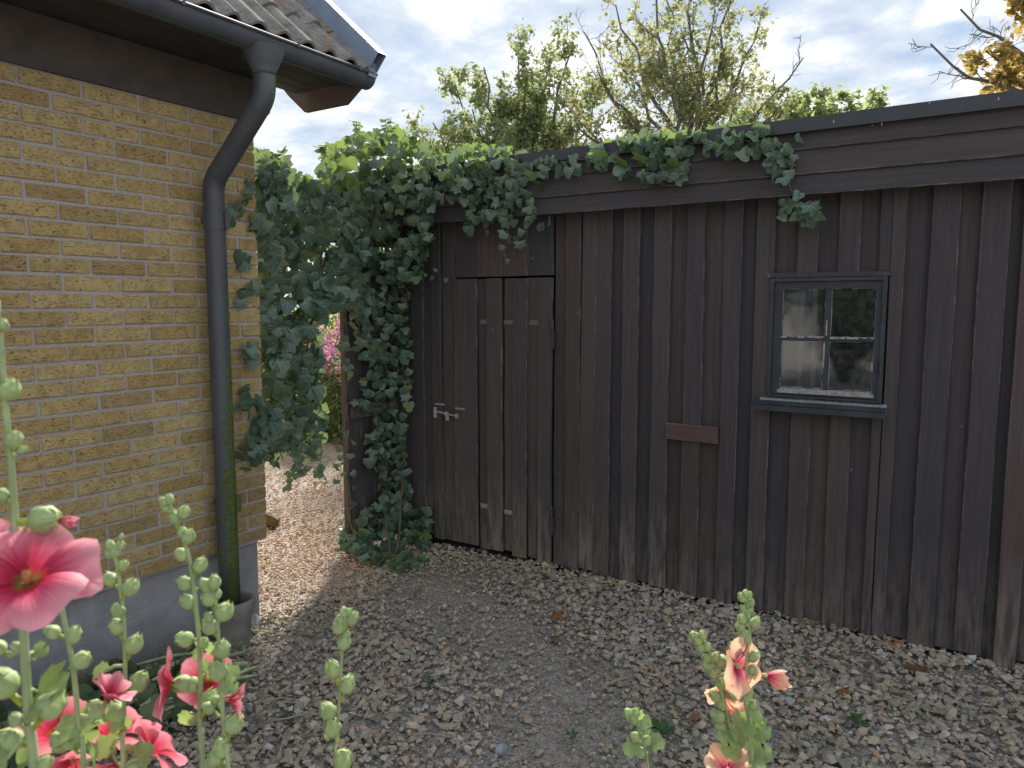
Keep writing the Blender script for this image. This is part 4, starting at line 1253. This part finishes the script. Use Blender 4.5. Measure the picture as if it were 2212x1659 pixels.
# ================================================================== GARDEN BEYOND THE PASSAGE
def bush(name, label, c, rx, rz, n, m, protos, leaf, cat='shrub', seed=0, group=None):
    root = thing(name, label, cat, (c[0], c[1], 0), group)
    rs = random.Random(seed)
    wood = MB(); mats = []
    for k in range(max(7, n // 130)):
        a = rs.uniform(0, 6.28); e = rs.uniform(.2, 1)
        tip = Vector((c[0] + rx * e * math.cos(a), c[1] + rx * e * math.sin(a), rz * rs.uniform(.55, 1.0) * (1.15 - .35 * e)))
        b0_ = Vector((c[0] + rs.gauss(0, .06), c[1] + rs.gauss(0, .06), 0))
        wood.tube([b0_, b0_.lerp(tip, .5) + Vector((0, 0, .1 * rz)), tip], [.014, .01, .004], 4, False)
        for j in range(130):
            f = rs.uniform(.15, 1.05)
            q = b0_.lerp(tip, f) + Vector((0, 0, .4 * rz * f * (1 - f))) + Vector((rs.gauss(0, 1), rs.gauss(0, 1), rs.gauss(0, 1))) * (.06 + .07 * rx)
            if q.z > .02: mats.append(place(q, Vector((rs.gauss(0, 1), rs.gauss(0, 1), rs.gauss(-.2, .6))), Vector((rs.gauss(0, .5), rs.gauss(0, .5), 1)), leaf * rs.uniform(.6, 1.2)))
    wood.build('stems', MAT['bark'], root)
    tag(scatter_leaves('foliage', protos, mats, m, root), kind='stuff')
    return root
def gp(px, d):
    p = dep(px, 700, d); return (p.x, p.y)
bush('garden_shrub', 'bright yellow green shrub seen through the gap in the ivy', gp(690, 11.0), .65, 2.1, 1700, MAT['shrub'], OVALP, .075, seed=1)
bush('garden_shrub', 'dark green shrub at the back of the garden behind the flowers', gp(735, 13.0), 1.2, 2.5, 2600, MAT['hedge'], OVALP, .09, seed=2)
bush('garden_shrub', 'pale green low shrub on the lawn left of the flowers', gp(600, 13.5), 1.0, 1.3, 1500, MAT['tree_d'], OVALP, .08, seed=3)
bush('garden_shrub', 'large dark hedge bush closing the garden behind the house', gp(520, 16), 2.0, 3.0, 3600, MAT['hedge'], OVALP, .11, seed=4)
bush('garden_shrub', 'tall hedge bush behind the ivy covered gate', gp(800, 15), 1.8, 2.8, 3200, MAT['hedge'], OVALP, .11, seed=5)
fl = 0
for px, d, h in ((700, 9.6, 1.25), (718, 9.9, 1.45), (735, 9.4, 1.2), (748, 9.9, 1.35), (708, 10.3, 1.5), (728, 10.5, 1.55), (690, 10.0, 1.1), (755, 9.6, 1.1)):
    x, y = gp(px, d)
    fl += 1
    words = ['leftmost in front', 'tall in the middle', 'short in front', 'tall at the right', 'tall at the back left', 'tallest at the back', 'lowest at the far left', 'low beside the gate edge']
    root = thing('flowering_plant', 'pink flowering garden plant beyond the passage, ' + words[fl - 1], 'flower', (x, y, 0), 'pink flowers beyond the passage')
    wood = MB(); lv = []; fm = []
    for k in range(11):
        a = random.uniform(0, 6.28); r_ = random.uniform(.05, .22)
        b0_ = Vector((x + .04 * math.cos(a), y + .04 * math.sin(a), 0)); tip = Vector((x + r_ * math.cos(a), y + r_ * math.sin(a), h * random.uniform(.75, 1.05)))
        wood.tube([b0_, b0_.lerp(tip, .5) + rvec(.01), tip], [.006, .005, .003], 4, False)
        for j in range(46):
            f = random.uniform(.05, .9)
            an = random.uniform(0, 6.28)
            lv.append(place(b0_.lerp(tip, f), Vector((math.cos(an), math.sin(an), random.uniform(-.2, .5))), Vector((0, 0, 1)) + rvec(.3), random.uniform(.10, .19)))
        if k < 6:
            for j in range(22): fm.append(place(tip + Vector((random.gauss(0, .03), random.gauss(0, .03), random.uniform(-.12, .06))), rvec(1), rvec(1), random.uniform(.03, .05)))
    wood.build('stems', MAT['loosestrife'], root)
    tag(scatter_leaves('foliage', LANCEP, lv, MAT['loosestrife'], root), kind='stuff')
    tag(scatter_leaves('florets', OVALP, fm, MAT['magenta'], root), kind='stuff')
# lawn grass, where the gap shows it
gm = []
for k in range(5200):
    d = random.uniform(10.2, 17); px = random.uniform(520, 800)
    x, y = gp(px, d)
    gm.append(place((x, y, 0), Vector((random.gauss(0, .4), random.gauss(0, .4), 1)), rvec(1), random.uniform(.05, .12)))
tag(scatter_leaves('grass', LANCEP, gm, MAT['grass'], None), 'sunlit lawn grass beyond the gravel path', 'grass', kind='stuff')
# garden behind the photographer, seen only as reflections in the shed window
for i, (x, y, rx, rz) in enumerate(((-5.2, -9.0, 1.9, 4.0), (-2.6, -9.5, 1.9, 3.8), (.2, -9.0, 2.0, 4.2))):
    bush('garden_shrub', ['tall hedge bush behind the photographer, reflected in the left panes', 'tall hedge bush behind the photographer, reflected in the right panes', 'tall hedge bush behind the photographer, farthest right in the reflection'][i], (x, y), rx, rz, 9000, MAT['hedge'], OVALP, .13, seed=20 + i)

# ================================================================== HOLLYHOCKS
def bud_mesh(seed, m, open_=0.0):
    rs = random.Random(seed)
    prof = [(.0, .10), (.12, .36), (.30, .50), (.50, .52), (.70, .42), (.86, .24), (1.0, .05)]
    mb = MB(); n = 15
    V = []
    for t, r in prof:
        for k in range(n):
            a = 2 * math.pi * k / n
            rr = r * (1 + .12 * math.cos(5 * a) * min(1, t * 1.6) + rs.gauss(0, .012))
            V.append((rr * math.cos(a), t * 1.22, rr * math.sin(a)))
    F = [(i * n + k, i * n + (k + 1) % n, (i + 1) * n + (k + 1) % n, (i + 1) * n + k) for i in range(len(prof) - 1) for k in range(n)]
    F += [tuple(range(n))[::-1], tuple(range((len(prof) - 1) * n, len(prof) * n))]
    mb.add(V, F)
    # free sepal tips
    for k in range(5):
        a = 2 * math.pi * (k + .5) / 5 + rs.gauss(0, .1)
        o_ = .36 + .2 * open_ * rs.random()
        c = Vector((math.cos(a), 0, math.sin(a))); t_ = Vector((-math.sin(a), 0, math.cos(a)))
        p = [c * .47 + t_ * .20 + Vector((0, .78, 0)), c * .47 - t_ * .20 + Vector((0, .78, 0)), c * (o_ * .35) + Vector((0, 1.34 + rs.gauss(0, .05), 0)), c * .50 + Vector((0, .9, 0))]
        mb.add(p, [(0, 3, 2), (3, 1, 2), (0, 1, 3)])
    me = mb.mesh('bud', smooth=True); me.materials.append(m)
    return me
BUDS = [bud_mesh(k, MAT['green'], k % 3) for k in range(5)]
def bract_mesh():
    mb = MB()
    for k in range(6):
        a = 2 * math.pi * k / 6
        c = Vector((math.cos(a), 0, math.sin(a))); t_ = Vector((-math.sin(a), 0, math.cos(a)))
        mb.add([c * .06 + t_ * .1, c * .06 - t_ * .1, c * .36 + Vector((0, .30, 0)) - t_ * .12, c * .36 + Vector((0, .30, 0)) + t_ * .12, c * .44 + Vector((0, .55, 0))], [(0, 1, 2, 3), (3, 2, 4)])
    mb.tube([(0, -.5, 0), (0, .05, 0)], [.10, .14], 7)
    me = mb.mesh('bract', smooth=True); me.materials.append(MAT['bract']); return me
BRACT = bract_mesh()
def petal_mesh(openv, seed, m):
    """openv: 1 flat, 0 closed; petal from the throat outwards, axis +Z"""
    rs = random.Random(seed)
    nu, nv = 9, 8
    V = []; U = []
    ph = rs.uniform(0, 6)
    for j in range(nv):
        r = j / (nv - 1)
        for i in range(nu):
            t = -1 + 2 * i / (nu - 1)
            w = .50 + .30 * min(1, r * 1.6) ** .8
            rim = 1 - .20 * t ** 4 - .05 * math.cos(t * 6 + ph) * r
            el = (1 - openv) * 1.25 + .18 * (1 - r)
            el -= openv * .35 * r * r
            rho = r * rim * math.cos(el); z = r * rim * math.sin(el) + .12 * r
            z += .075 * math.sin(t * 4.5 + ph) * r * r + .07 * t * r
            if openv < .3: rho *= 1 + .5 * math.sin(math.pi * r) - .25 * r
            a = t * w * (1 if openv > .5 else .95)
            V.append((rho * math.cos(a), rho * math.sin(a), z)); U.append((t, r))
    F = [(j * nu + i, j * nu + i + 1, (j + 1) * nu + i + 1, (j + 1) * nu + i) for j in range(nv - 1) for i in range(nu - 1)]
    mb = MB(); mb.add(V, F, U)
    me = mb.mesh('petal', smooth=True); me.materials.append(m)
    return me
PET = {}
def petals(openv, kind):
    key = (round(openv, 2), kind)
    if key not in PET: PET[key] = [petal_mesh(openv, 300 + k, MAT[kind]) for k in range(4)]
    return PET[key]
def cdir(rt, up_, toward): return (_r * rt + _u * up_ - _f * toward).normalized()
def flower(root, c, axis, R, openv, kind, calyx=True):
    c = Vector(c); axis = Vector(axis).normalized()
    q = axis.to_track_quat('Z', 'Y')
    mb = MB(); mb.tube([c, c + axis * R * .16, c + axis * R * .34], [R * .05, R * .085, R * .045], 10)
    mb2 = MB()
    heart = obj('flower', mb.mesh('flower', smooth=True), MAT['stamen'] if kind == 'pink' else MAT['stamen_y'], root)
    a0 = random.uniform(0, 6.28)
    for k in range(5):
        Mx = Matrix.Translation(c) @ (q @ Quaternion((0, 0, 1), a0 + k * 2 * math.pi / 5 + random.gauss(0, .06)) @ Quaternion((0, 1, 0), random.gauss(0, .07))).to_matrix().to_4x4() @ Matrix.Diagonal((R, R, R * random.uniform(.9, 1.1), 1))
        obj('petal', random.choice(petals(openv, kind)), None, heart, Mx)
    if calyx:
        s = R * .42
        Mx = Matrix.Translation(c - axis * s * 1.55) @ basis(axis, axis.orthogonal()).to_4x4() @ Matrix.Diagonal((s, s * .85, s, 1))
        obj('calyx', random.choice(BUDS), None, heart, Mx)
def hollyhock(label, d, stem, r0, r1, buds=(), leaves=(), flowers=(), lean=0):
    """stem: points in view at distance d (top first); carried on down to the ground"""
    top = [dep(x, y, d) for x, y in stem]
    last = top[-1]; dirn = (top[-1] - top[-2]).normalized()
    mid = last + Vector((dirn.x * .15, dirn.y * .15, -.35 * last.z))
    foot_ = Vector((mid.x + dirn.x * .05, mid.y + dirn.y * .05, -.02))
    root = thing('hollyhock', label, 'flower', (foot_.x, foot_.y, 0), 'hollyhocks in the foreground')
    pts = top + [mid, foot_]
    sm = []
    for i in range(len(pts) - 1):     # smooth the stem
        p0 = pts[max(i - 1, 0)]; p1 = pts[i]; p2 = pts[i + 1]; p3 = pts[min(i + 2, len(pts) - 1)]
        for k in range(4):
            t = k / 4
            sm.append(.5 * ((2 * p1) + (p2 - p0) * t + (2 * p0 - 5 * p1 + 4 * p2 - p3) * t * t + (3 * p1 - p0 - 3 * p2 + p3) * t ** 3))
    sm.append(pts[-1])
    Ls = [0]
    for a, b_ in zip(sm[:-1], sm[1:]): Ls.append(Ls[-1] + (b_ - a).length)
    mb = MB(); mb.tube(sm, [r0 + (r1 - r0) * min(1, l / .7) for l in Ls], 10)
    mb.build('stem', MAT['stem_h'], root, smooth=True)
    def near(p): return min(sm, key=lambda q: (q - p).length)
    for b_ in buds:
        x, y, r = b_[:3]
        rr = r / FPX * d
        p = dep(x, y, d + random.uniform(-.4, .4) * rr)
        # hang from a point a little below
        at_ = near(p + Vector((0, 0, -rr * 1.1)))
        ax = (p - at_)
        side = ax.length
        ax = (ax.normalized() if side > 1e-4 else Vector((0, 0, 1))) + Vector((0, 0, .55)) + rvec(.12)
        if len(b_) > 3: ax = cdir(*b_[3])
        ax = ax.normalized()
        s = rr * 1.9
        Mx = Matrix.Translation(p - ax * s * .58) @ basis(ax, rvec(1)).to_4x4() @ Matrix.Diagonal((s, s * random.uniform(.92, 1.08), s, 1))
        bo = obj('bud', random.choice(BUDS), None, root, Mx)
        o_ = obj('bract', BRACT, None, bo, Matrix.Identity(4))
        o_.matrix_parent_inverse = Matrix.Identity(4)
        base_ = p - ax * s * .6
        if (base_ - at_).length > .004:
            mb = MB(); mb.tube([at_, at_.lerp(base_, .5) - Vector((0, 0, .003)), base_], [max(.0016, r1 * .28)] * 3, 6); mb.build('stalk', MAT['stem_h'], root, smooth=True)
    for l in leaves:
        x, y, s, (tr, tu, tt), (nr, nu_, nt_) = l
        p = dep(x, y, d + random.uniform(-.015, .015)); sz = s / FPX * d
        tip = cdir(tr, tu, tt)
        me = random.choice(HOLM)
        obj('leaf', me, None, root, place(p, tip, cdir(nr, nu_, nt_), sz))
        at_ = near(p)
        if (at_ - p).length > .006:
            mb = MB(); mb.tube([at_, at_.lerp(p, .5) + Vector((0, 0, .004)), p], [.0022, .002, .0016], 6); mb.build('leaf_stalk', MAT['stem_h'], root, smooth=True)
    for f in flowers:
        x, y, R, ax, op, kind = f[:6]
        c = dep(x, y, d + (f[6] if len(f) > 6 else 0)); Rw = 1.3 * R / FPX * d
        axis = cdir(*ax)
        flower(root, c, axis, Rw, op, kind)
        at_ = near(c - Vector((0, 0, Rw * .3))); e = c - axis * Rw * .38
        mb = MB(); mb.tube([at_, at_.lerp(e, .5) - Vector((0, 0, .004)), e], [.0026, .0024, .0022], 6); mb.build('stalk', MAT['stem_h'], root, smooth=True)
    return root
HOLM = [proto_mesh('leaf', p, MAT['leaf_h']) for p in HOLP]

hollyhock('nearest hollyhock at the left edge with one large open pink flower', .66,
    [(-6, 650), (6, 800), (12, 880), (20, 960), (27, 1042), (38, 1196), (47, 1300), (51, 1371), (58, 1500), (64, 1590), (75, 1659)], .0020, .0058,
    [(6, 702, 12), (20, 843, 22), (30, 950, 18), (48, 972, 8), (4, 1070, 15), (96, 1122, 30, (.97, .12, .1)), (6, 1478, 30), (112, 1522, 29), (-4, 1400, 16), (22, 1345, 10), (38, 1398, 11), (35, 1555, 14), (25, 1600, 24), (98, 1648, 14)],
    [(74, 1408, 34, (.9, .1, .2), (-.1, .7, .6)), (82, 1498, 95, (.75, .45, .45), (-.35, .65, .6)), (75, 1168, 40, (.4, .6, .4), (.1, .1, 1)), (15, 1640, 60, (-.5, .3, .3), (.1, .6, .6)), (40, 1655, 50, (.4, .5, .2), (-.3, .6, .7))],
    [(64, 1262, 106, (.22, .72, .64), .74, 'pink', -.02), (-18, 1195, 60, (-.3, .5, .6), .6, 'pink', .02), (118, 1124, 30, (.97, .0, .1), .08, 'pink', .002)])
hollyhock('hollyhock half hidden behind the large pink flower, with pink blooms at its foot', .86,
    [(128, 1280), (138, 1340), (147, 1385), (156, 1430), (164, 1500), (170, 1560), (176, 1610), (182, 1659)], .0026, .0042,
    [(114, 1366, 15), (158, 1374, 16), (176, 1426, 19, (.75, .5, .2)), (206, 1532, 19, (-.3, .6, .5)), (130, 1597, 20, (.8, .1, .5)), (150, 1600, 18)],
    [(168, 1545, 70, (.5, -.85, .3), (.5, .5, .6)), (215, 1560, 26, (.1, .8, .2), (.3, .3, .8)), (200, 1640, 50, (.2, .5, .4), (-.3, .4, .8))],
    [(226, 1518, 44, (.35, .70, -.10), .38, 'pink'), (122, 1588, 62, (-.55, .25, -.55), .55, 'pink', .02), (160, 1632, 50, (.2, -.5, .6), .55, 'pink', .03)])
hollyhock('hollyhock spike before the plinth, second pale spike from the left', .90,
    [(246, 1192), (252, 1222), (257, 1255), (263, 1300), (268, 1360), (270, 1420), (269, 1500), (267, 1580), (266, 1659)], .0020, .0042,
    [(248, 1190, 13), (238, 1178, 10), (260, 1178, 10), (234, 1195, 8), (266, 1222, 11), (238, 1251, 15), (281, 1270, 17), (256, 1320, 14), (253, 1354, 16), (289, 1393, 18), (300, 1475, 20, (.55, .8, .2)), (252, 1540, 19), (262, 1160, 6)],
    [(226, 1452, 28, (-.8, .3, .1), (0, .6, .8)), (238, 1618, 40, (-.5, .6, .3), (.3, .5, .8)), (300, 1640, 46, (.5, .6, .1), (-.5, .3, .8)), (262, 1575, 34, (-.2, .8, .1), (.3, .2, .9))],
    [(245, 1596, 58, (-.15, .45, -.7), .58, 'pink', .05), (318, 1630, 60, (.40, .35, -.7), .60, 'pink', .02), (262, 1640, 40, (-.2, -.5, .6), .5, 'pink', .03)])
hollyhock('tall budding hollyhock spike in front of the downpipe, with pink flowers half way', .92,
    [(364, 1082), (372, 1104), (384, 1140), (396, 1168), (408, 1205), (417, 1260), (425, 1330), (431, 1400), (433, 1470), (432, 1560), (438, 1659)], .0020, .0048,
    [(366, 1080, 10), (354, 1084, 9), (358, 1098, 9), (397, 1107, 13), (377, 1118, 13), (394, 1150, 11), (407, 1160, 14), (392, 1198, 14), (432, 1222, 15), (400, 1260, 15, (-.7, .5, .3)), (405, 1300, 15), (400, 1381, 17, (-.6, .3, .7)), (440, 1388, 11), (448, 1398, 9), (396, 1478, 19, (-.7, .1, .4)), (452, 1512, 20)],
    [(437, 1440, 24, (.5, .6, .3), (-.2, .4, .9)), (444, 1458, 32, (.3, .8, .2), (-.5, .2, .8)), (430, 1416, 22, (-.4, .7, .2), (.3, .3, .9)), (410, 1540, 40, (-.3, -.8, .2), (.3, .2, .9))],
    [(380, 1478, 58, (-.88, .10, .22), .62, 'pink'), (448, 1470, 50, (.25, .35, .75), .60, 'pink', .04)])
hollyhock('shorter budding hollyhock spike just right of the tall one, before the drain pot', .90,
    [(462, 1258), (466, 1300), (470, 1350), (474, 1410), (477, 1470), (480, 1530), (486, 1600), (493, 1659)], .0020, .0046,
    [(447, 1266, 14), (463, 1260, 14), (452, 1292, 17), (470, 1284, 9), (459, 1281, 7), (484, 1322, 19), (452, 1334, 11), (452, 1353, 17), (478, 1404, 19), (472, 1450, 20), (505, 1562, 21), (476, 1618, 18), (463, 1640, 15), (452, 1530, 12)],
    [(484, 1458, 44, (.85, .35, .2), (-.2, .6, .7)), (482, 1480, 36, (.9, -.1, .3), (0, .7, .6)), (462, 1408, 22, (-.1, .8, .4), (.2, .2, .9))],
    [(488, 1512, 36, (.85, -.10, -.25), .34, 'pink', .01)])
hollyhock('single green hollyhock spike standing alone in front of the gravel, left of centre', 1.08,
    [(747, 1318), (745, 1345), (741, 1390), (737, 1440), (734, 1500), (730, 1560), (727, 1610), (724, 1659)], .0018, .0042,
    [(743, 1322, 11), (754, 1322, 8), (735, 1340, 10), (761, 1338, 13), (733, 1354, 15), (748, 1372, 9), (743, 1388, 15), (719, 1448, 17), (750, 1480, 17), (709, 1538, 17), (718, 1572, 18), (741, 1642, 21)],
    [(712, 1592, 14, (-.8, .1, .3), (0, .5, .8)), (740, 1365, 10, (.4, .6, .3), (-.3, .3, .9))], [])
hollyhock('tall pale hollyhock at the right with a closed peach flower pointing right', 1.40,
    [(1610, 1276), (1614, 1305), (1619, 1340), (1616, 1390), (1612, 1440), (1611, 1515), (1616, 1560), (1621, 1600), (1625, 1659)], .0022, .0058,
    [(1611, 1283, 9), (1603, 1292, 9), (1619, 1285, 7), (1622, 1303, 8), (1604, 1313, 7), (1622, 1317, 6), (1614, 1328, 8), (1603, 1337, 10), (1631, 1347, 11), (1599, 1354, 10), (1606, 1370, 10), (1613, 1380, 11), (1589, 1398, 13, (-.7, .5, .2)), (1627, 1419, 12), (1590, 1484, 12), (1600, 1476, 10), (1614, 1503, 11), (1586, 1503, 10), (1626, 1523, 10), (1637, 1560, 10)],
    [(1620, 1545, 36, (.95, .05, .2), (-.1, .8, .5)), (1622, 1632, 50, (.8, .35, .4), (-.3, .7, .6)), (1630, 1575, 40, (.9, .0, .4), (-.1, .7, .6)), (1600, 1572, 44, (.4, .7, .3), (-.4, .4, .8)), (1612, 1495, 20, (.8, .5, .2), (-.3, .5, .8)), (1630, 1570, 26, (.3, .7, .2), (-.5, .3, .8))],
    [(1646, 1456, 40, (.92, -.30, .12), .14, 'peach')])
hollyhock('second peach hollyhock at the right, leaning left, with open magenta-hearted flower', 1.42,
    [(1521, 1384), (1531, 1408), (1540, 1430), (1548, 1455), (1558, 1495), (1570, 1541), (1583, 1593), (1595, 1630), (1606, 1659)], .0024, .0054,
    [(1500, 1374, 10), (1518, 1372, 10), (1506, 1385, 10), (1527, 1397, 10), (1512, 1399, 10), (1527, 1422, 9), (1547, 1420, 10), (1533, 1440, 12), (1540, 1453, 11), (1557, 1477, 11), (1545, 1504, 12), (1557, 1519, 12), (1552, 1547, 14), (1556, 1568, 12), (1540, 1541, 8), (1584, 1478, 12, (.8, .1, .5))],
    [(1566, 1500, 26, (.4, .8, .2), (-.4, .2, .9)), (1584, 1590, 46, (-.7, .2, .5), (.3, .7, .6)), (1588, 1600, 40, (.3, .8, .3), (-.4, .4, .8)), (1590, 1625, 46, (-.6, .4, .4), (.2, .6, .7)), (1578, 1455, 22, (.3, .8, .3), (-.5, .2, .8))],
    [(1584, 1436, 50, (.58, .05, .75), .60, 'peach', -.02), (1566, 1486, 34, (-.35, -.45, .5), .45, 'peach', .03), (1590, 1572, 44, (.10, .8, .05), .30, 'peach', .02), (1572, 1672, 44, (-.1, .75, .35), .45, 'peach')])
hollyhock('smallest hollyhock, a short leafy spike low before the gravel right of centre', 1.45,
    [(1368, 1548), (1379, 1570), (1388, 1598), (1395, 1630), (1400, 1659)], .0024, .0044,
    [(1358, 1542, 12), (1373, 1541, 10), (1369, 1554, 10), (1373, 1593, 11), (1397, 1600, 11), (1382, 1626, 12), (1372, 1620, 8)],
    [(1380, 1563, 34, (.8, .5, .2), (-.3, .7, .6)), (1400, 1606, 44, (.85, .45, .2), (-.3, .7, .6)), (1376, 1610, 40, (-.85, -.2, .4), (.1, .8, .5)), (1374, 1555, 30, (-.2, .8, .3), (.2, .4, .8)), (1385, 1570, 24, (.6, -.2, .5), (-.2, .8, .6))],
    [])

# ================================================================== SMALL THINGS ON THE GROUND
# heap of cut hollyhock stalks against the plinth
heap = thing('cut_stalk_heap', 'heap of cut green stalks and wilted leaves lying along the plinth', 'plant cuttings', (-2.9, 1.7, 0))
for k in range(34):
    a = onz(random.uniform(200, 380), random.uniform(1455, 1550), random.uniform(.08, .22))
    e = onz(random.uniform(470, 560), 1385 + random.uniform(0, 75), random.uniform(.04, .12))
    if k % 3 == 0: a = onz(random.uniform(0, 160), random.uniform(1560, 1620), random.uniform(.05, .15)); e = onz(random.uniform(300, 420), random.uniform(1440, 1500), random.uniform(.05, .14))
    r_ = random.uniform(.006, .011)
    a.x = max(a.x, XH + .03); e.x = max(e.x, XH + .03)
    mb = MB(); mb.tube([a, a.lerp(e, .5) + Vector((0, 0, random.uniform(0, .03))), e], [r_ * .8, r_, r_], 7); mb.build('stalk', MAT['cut_stem'], heap, smooth=True)
CUTM = [proto_mesh('leaf', p, MAT['cut']) for p in HOLP]
for k in range(190):
    px = random.uniform(0, 470); 
    py = 1585 - px * .33 + random.gauss(0, 30) + (14 if px > 250 else 0)
    p = onz(px, py, random.uniform(.03, .20))
    if p.x < XH + .05: p.x = XH + random.uniform(.05, .2)
    obj('leaf', random.choice(CUTM), None, heap, place(p, rvec(1) + Vector((0, 0, -.1)), Vector((0, 0, .8)) + rvec(.6), random.uniform(.07, .16)))
# dry leaves
DRYM = [proto_mesh('dry_leaf', p, MAT['dry']) for p in MAPLEP]
dry = [((1312, 1254), 'rolled orange dry leaf at the foot of the shed boards right of the door', .05), ((1352, 1262), 'small orange dry leaf on the gravel next to the rolled one', .035), ((1450, 1281), 'pair-sized tan dry leaf under the reddish patch boards', .05), ((1752, 1312), 'tan dry leaf at the shed foot below the window', .07), ((1778, 1318), 'curled brown dry leaf leaning on the shed foot below the window', .075),
       ((1952, 1398), 'large curled orange leaf lying against the right part of the shed', .11), ((1968, 1445), 'large brown dry leaf on the gravel near the right shed boards', .12), ((1205, 1336), 'dark brown lobed leaf alone on the worn gravel track', .09), ((905, 1278), 'rusty brown leaf on gravel below the ivy foot', .07), ((655, 1123), 'small orange leaf on the sunlit path', .06), ((1492, 1548), 'tan dry leaf on gravel left of the peach hollyhocks', .07), ((1470, 1530), 'narrow tan leaf scrap on gravel left of the peach hollyhocks', .04), ((680, 1180), 'brown leaf on the path in front of the passage', .06), ((1830, 1500), 'faded brown leaf flat on gravel in the lower right', .08), ((1900, 1475), 'rust coloured leaf scrap on gravel lower right', .05)]
for (px, py), lab, s in dry:
    p = onz(px, py, .03)
    if p.y > 4.2: p.y = 4.19
    o = obj('dry_leaf', random.choice(DRYM), None, None, place(p, Vector((random.gauss(0, 1), random.gauss(0, 1), .3)), Vector((random.gauss(0, .5), -.5, 1)), s))
    tag(o, lab, 'leaf', 'dry leaves on the gravel')
# twigs and straws
tw = [((1385, 1262), (1268, 1258), 'thin pale straw along the foot of the shed boards'), ((1858, 1373), (1945, 1400), 'curved pale straw against the right shed foot'), ((600, 1340), (640, 1335), 'short straw on the gravel near the house corner'), ((770, 1300), (860, 1262), 'pale straw on gravel in front of the ivy'), ((1080, 1368), (1150, 1362), 'short bleached stick on the gravel right of the alone spike'), ((880, 1588), (975, 1592), 'forked bleached twig low in the middle of the gravel'),
      ((555, 1520), (640, 1512), 'thin straw on the gravel beside the pink flowers'), ((570, 1560), (700, 1530), 'long thin straw crossing the gravel left of the lone spike'), ((1450, 1495), (1600, 1560), 'thin dark twig behind the peach hollyhocks'), ((1620, 1335), (1690, 1330), 'dark stick lying below the patch boards'), ((640, 1110), (720, 1095), 'straw on the sunlit path'), ((600, 1640), (620, 1570), 'bleached stick at the bottom left of the gravel'), ((1300, 1480), (1380, 1455), 'thin pale twig in the centre of the yard')]
for (a, b_, lab) in tw:
    p, q = onz(*a, .035), onz(*b_, .035)
    for v in (p, q):
        if v.y > 4.21 and v.x > -3.7: v.y = 4.2
    m_ = p.lerp(q, .5) + Vector((random.gauss(0, .02), random.gauss(0, .02), .01))
    mb = MB(); mb.tube([p, p.lerp(m_, .6), m_, m_.lerp(q, .5), q], [.0035, .004, .004, .0035, .002], 6)
    o = mb.build('twig', MAT['straw'] if 'dark' not in lab else MAT['bark'], None, smooth=True)
    tag(o, lab, 'twig', 'twigs on the gravel')
# single larger stones
def big_stone(px, py, s, lab, m, z=.0, flat=.7):
    V, F, _ = hull_proto(26, flat, int(px * 7 + py))
    me = tri_mesh('stone', V * s, F); me.materials.append(m)
    o = bpy.data.objects.new('stone', me); COL.objects.link(o)
    p = onz(px, py, .0); o.location = (p.x, p.y, s * flat * .30 + z); o.rotation_euler = (random.gauss(0, .2), random.gauss(0, .2), random.uniform(0, 6))
    tag(o, lab, 'stone', 'larger stones')
SG = mat_plain('pale_grey_stone', (.40, .41, .41), .85, 60, .004, .35, 0, .3, 30); SB = mat_plain('brown_mossy_stone', (.13, .105, .065), .9, 40, .006, .5, 0, .2, 14); SP = mat_plain('blue_grey_pebble', (.33, .36, .40), .6, 50, .001, .2)
big_stone(585, 1138, .20, 'brown mossy field stone peeping out behind the brick corner', SB, 0, .8)
big_stone(548, 1350, .12, 'pale angular stone against the plinth corner beside the gravel', SG)
big_stone(530, 1370, .09, 'grey rough stone next to the drain pot', SG)
big_stone(1082, 1628, .062, 'smooth round blue grey pebble low in the gravel', SP, 0, .85)
big_stone(1200, 1385, .085, 'flat brown stone on the worn track', SB, 0, .4)
big_stone(1338, 1423, .06, 'pale wedge shaped stone right of the worn track', SG)
big_stone(1690, 1352, .075, 'round speckled grey stone near the shed below the patch boards', SG)
big_stone(1268, 1365, .055, 'dark flat stone at the edge of the worn track', SB, 0, .5)
# small weeds
WEEDM = [proto_mesh('leaf', p, MAT['weed']) for p in OVALP]
for (px, py), lab, n_, s in (((1432, 1590), 'round dark clover weed beside the smallest hollyhock', 9, .055), ((1855, 1565), 'tiny weed tuft in the gravel at lower right', 8, .04), ((855, 1418), 'tiny weed tuft in the gravel left of the worn track', 7, .03), ((925, 1480), 'pale weed tuft in the gravel near the lone spike', 8, .035), ((1235, 1600), 'small weed sprig low in the middle of the gravel', 6, .035), ((630, 1560), 'weed sprig beside the cut stalks', 7, .045), ((1340, 1360), 'tiny weed on the sandy patch', 6, .025)):
    c = onz(px, py)
    root = thing('weed', lab, 'weed', (c.x, c.y, 0), 'weeds in the gravel')
    for k in range(n_):
        a = random.uniform(0, 6.28)
        obj('leaf', random.choice(WEEDM), None, root, place(c + Vector((.006 * math.cos(a), .006 * math.sin(a), .02)), Vector((math.cos(a), math.sin(a), random.uniform(.2, 1.0))), Vector((0, 0, 1)), s * random.uniform(.7, 1.3)))
